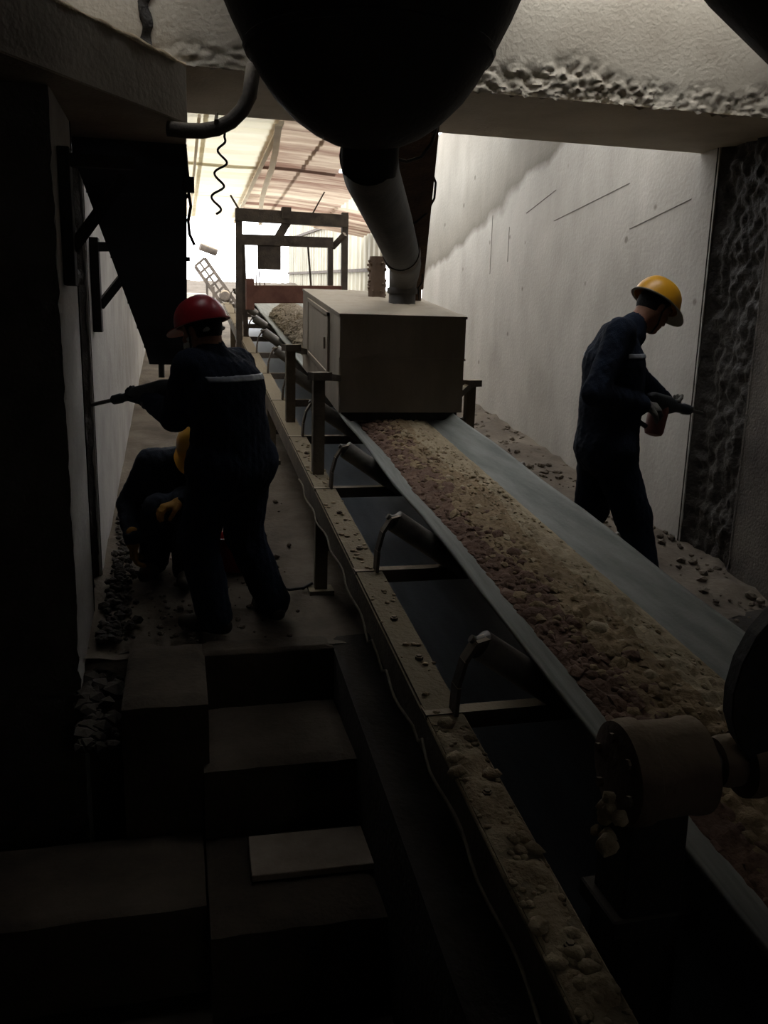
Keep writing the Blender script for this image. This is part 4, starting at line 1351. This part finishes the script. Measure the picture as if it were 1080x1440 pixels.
def stripe2(F, root):
    def zof(X, Y, Z): return Z - 1.415 + 0 * X + 0 * Y
    def sel(X, Y, Z): return np.abs((X - 2.47) * f2[0] + (Y - 4.36) * f2[1] + .055) - .15 + 0 * Z
    stripe_band(F, 'reflective_stripe', zof, .028, sel, M_STRIPE, root)
w2 = person('worker in yellow helmet and dark coverall leaning to the right wall with a breaker', (2.35, 4.4, .0), J2, M_NAVY, M_YEL, M_GLOVE, stripe=stripe2, fz=(ramp(4.62), ramp(4.22)))
dr2 = empty('breaker_hammer', 'reddish electric breaker held against the right wall by the worker in yellow helmet', 'drill', tuple(tip2))
Tm = lambda k: tuple(tip2 + axis2 * k)
MB().tube([Tm(0), Tm(.015), Tm(.24)], [.006, .013, .013], 10).build('chisel_bit', M_BIT, dr2, smooth=40)
MB().lathe(Tm(.22), tuple(axis2), [(0, .02), (.02, .032), (.10, .036), (.12, .030), (.26, .034), (.30, .048), (.32, .050)], 20).build('barrel', M_TOOL, dr2, smooth=40)
MB().lathe(Tm(.54), tuple(axis2), [(0, .050), (.03, .056), (.24, .058), (.28, .05), (.30, .03)], 20).build('gear_housing', M_TOOL, dr2, smooth=40)
mh = Vector(Tm(.68))
MB().lathe(tuple(mh + Vector((0, 0, -.01))), (-.22, -.1, -1), [(0, .052), (.03, .060), (.16, .058), (.18, .050), (.19, .02)], 20).build('motor_housing', M_TOOLRED, dr2, smooth=40)
MB().tube([tuple(mh + Vector((-.10, -.05, .05))), tuple(mh + Vector((-.20, -.10, .03))), tuple(mh + Vector((-.22, -.11, -.08))), tuple(mh + Vector((-.12, -.06, -.13)))], .016, 10).build('rear_handle', M_TOOL, dr2, smooth='all')

# ---- worker crouching behind the first, tan gloves
f3 = unit((-.25, -.95, 0))
shL3, shR3 = V(.15, 4.96, .735), V(-.175, 4.98, .745)
hipL3, hipR3 = V(.02, 5.10, .34), V(-.14, 5.13, .34)
anL3, anR3 = V(.02, 4.84, ramp(4.84) + .085), V(-.17, 4.98, ramp(4.98) + .085)
knL, _ = ik(hipL3, anL3, .40, .40, (.0, -1, .5)); knR, _ = ik(hipR3, anR3, .40, .40, (.05, -1, .45))
wrR3 = V(-.275, 4.81, .35); wrL3 = V(.01, 4.66, .575)
elR, wrR3 = ik(shR3, wrR3, .29, .26, (-.45, .9, -.1)); elL, wrL3 = ik(shL3, wrL3, .29, .26, (1, .0, -.3))
J3 = dict(hipL=hipL3, hipR=hipR3, shL=shL3, shR=shR3, neck=V(.04, 4.92, .79), head=V(.105, 4.86, .835), face=(-.30, -.75, -.65), up=(-.25, -.35, .9),
          elL=elL, wrL=wrL3, elR=elR, wrR=wrR3, knL=knL, knR=knR, anL=anL3, anR=anR3, toeL=(-.1, -1, 0), toeR=(-.3, -1, 0), front=f3, bulk=1.15, bow=.06,
          handL=(unit((-.8, -.45, -.1)), (.2, .1, -1), .7), handR=(unit((.05, -.15, -1)), (.9, .3, 0), .6))
w3 = person('worker in yellow helmet and tan gloves crouching behind the standing driller', (-.05, 5.0, ramp(5.0)), J3, M_NAVY2, M_YEL, M_YGLOVE, fz=(ramp(4.84), ramp(4.98)))
# red bucket on the landing
bk = empty('red_bucket', 'red plastic bucket on the floor behind the legs of the worker in red helmet', 'bucket', (.31, 5.0, ramp(5.0)))
MB().lathe((.31, 5.0, ramp(5.0)), (0, 0, 1), [(0, .10), (.01, .105), (.19, .125), (.19, .132), (.205, .132), (.205, .122), (.03, .10)], 28).build('pail', M_BUCKET, bk, smooth=40)
hp2 = [(.31 + .128 * math.cos(a), 5.0 - .02 - .10 * math.sin(a), ramp(5.0) + .19 + .02 * math.sin(a)) for a in np.linspace(0, PI, 14)]
MB().tube([tuple(p) for p in hp2], .004, 6).build('bail_handle', M_BIT, bk, smooth='all')
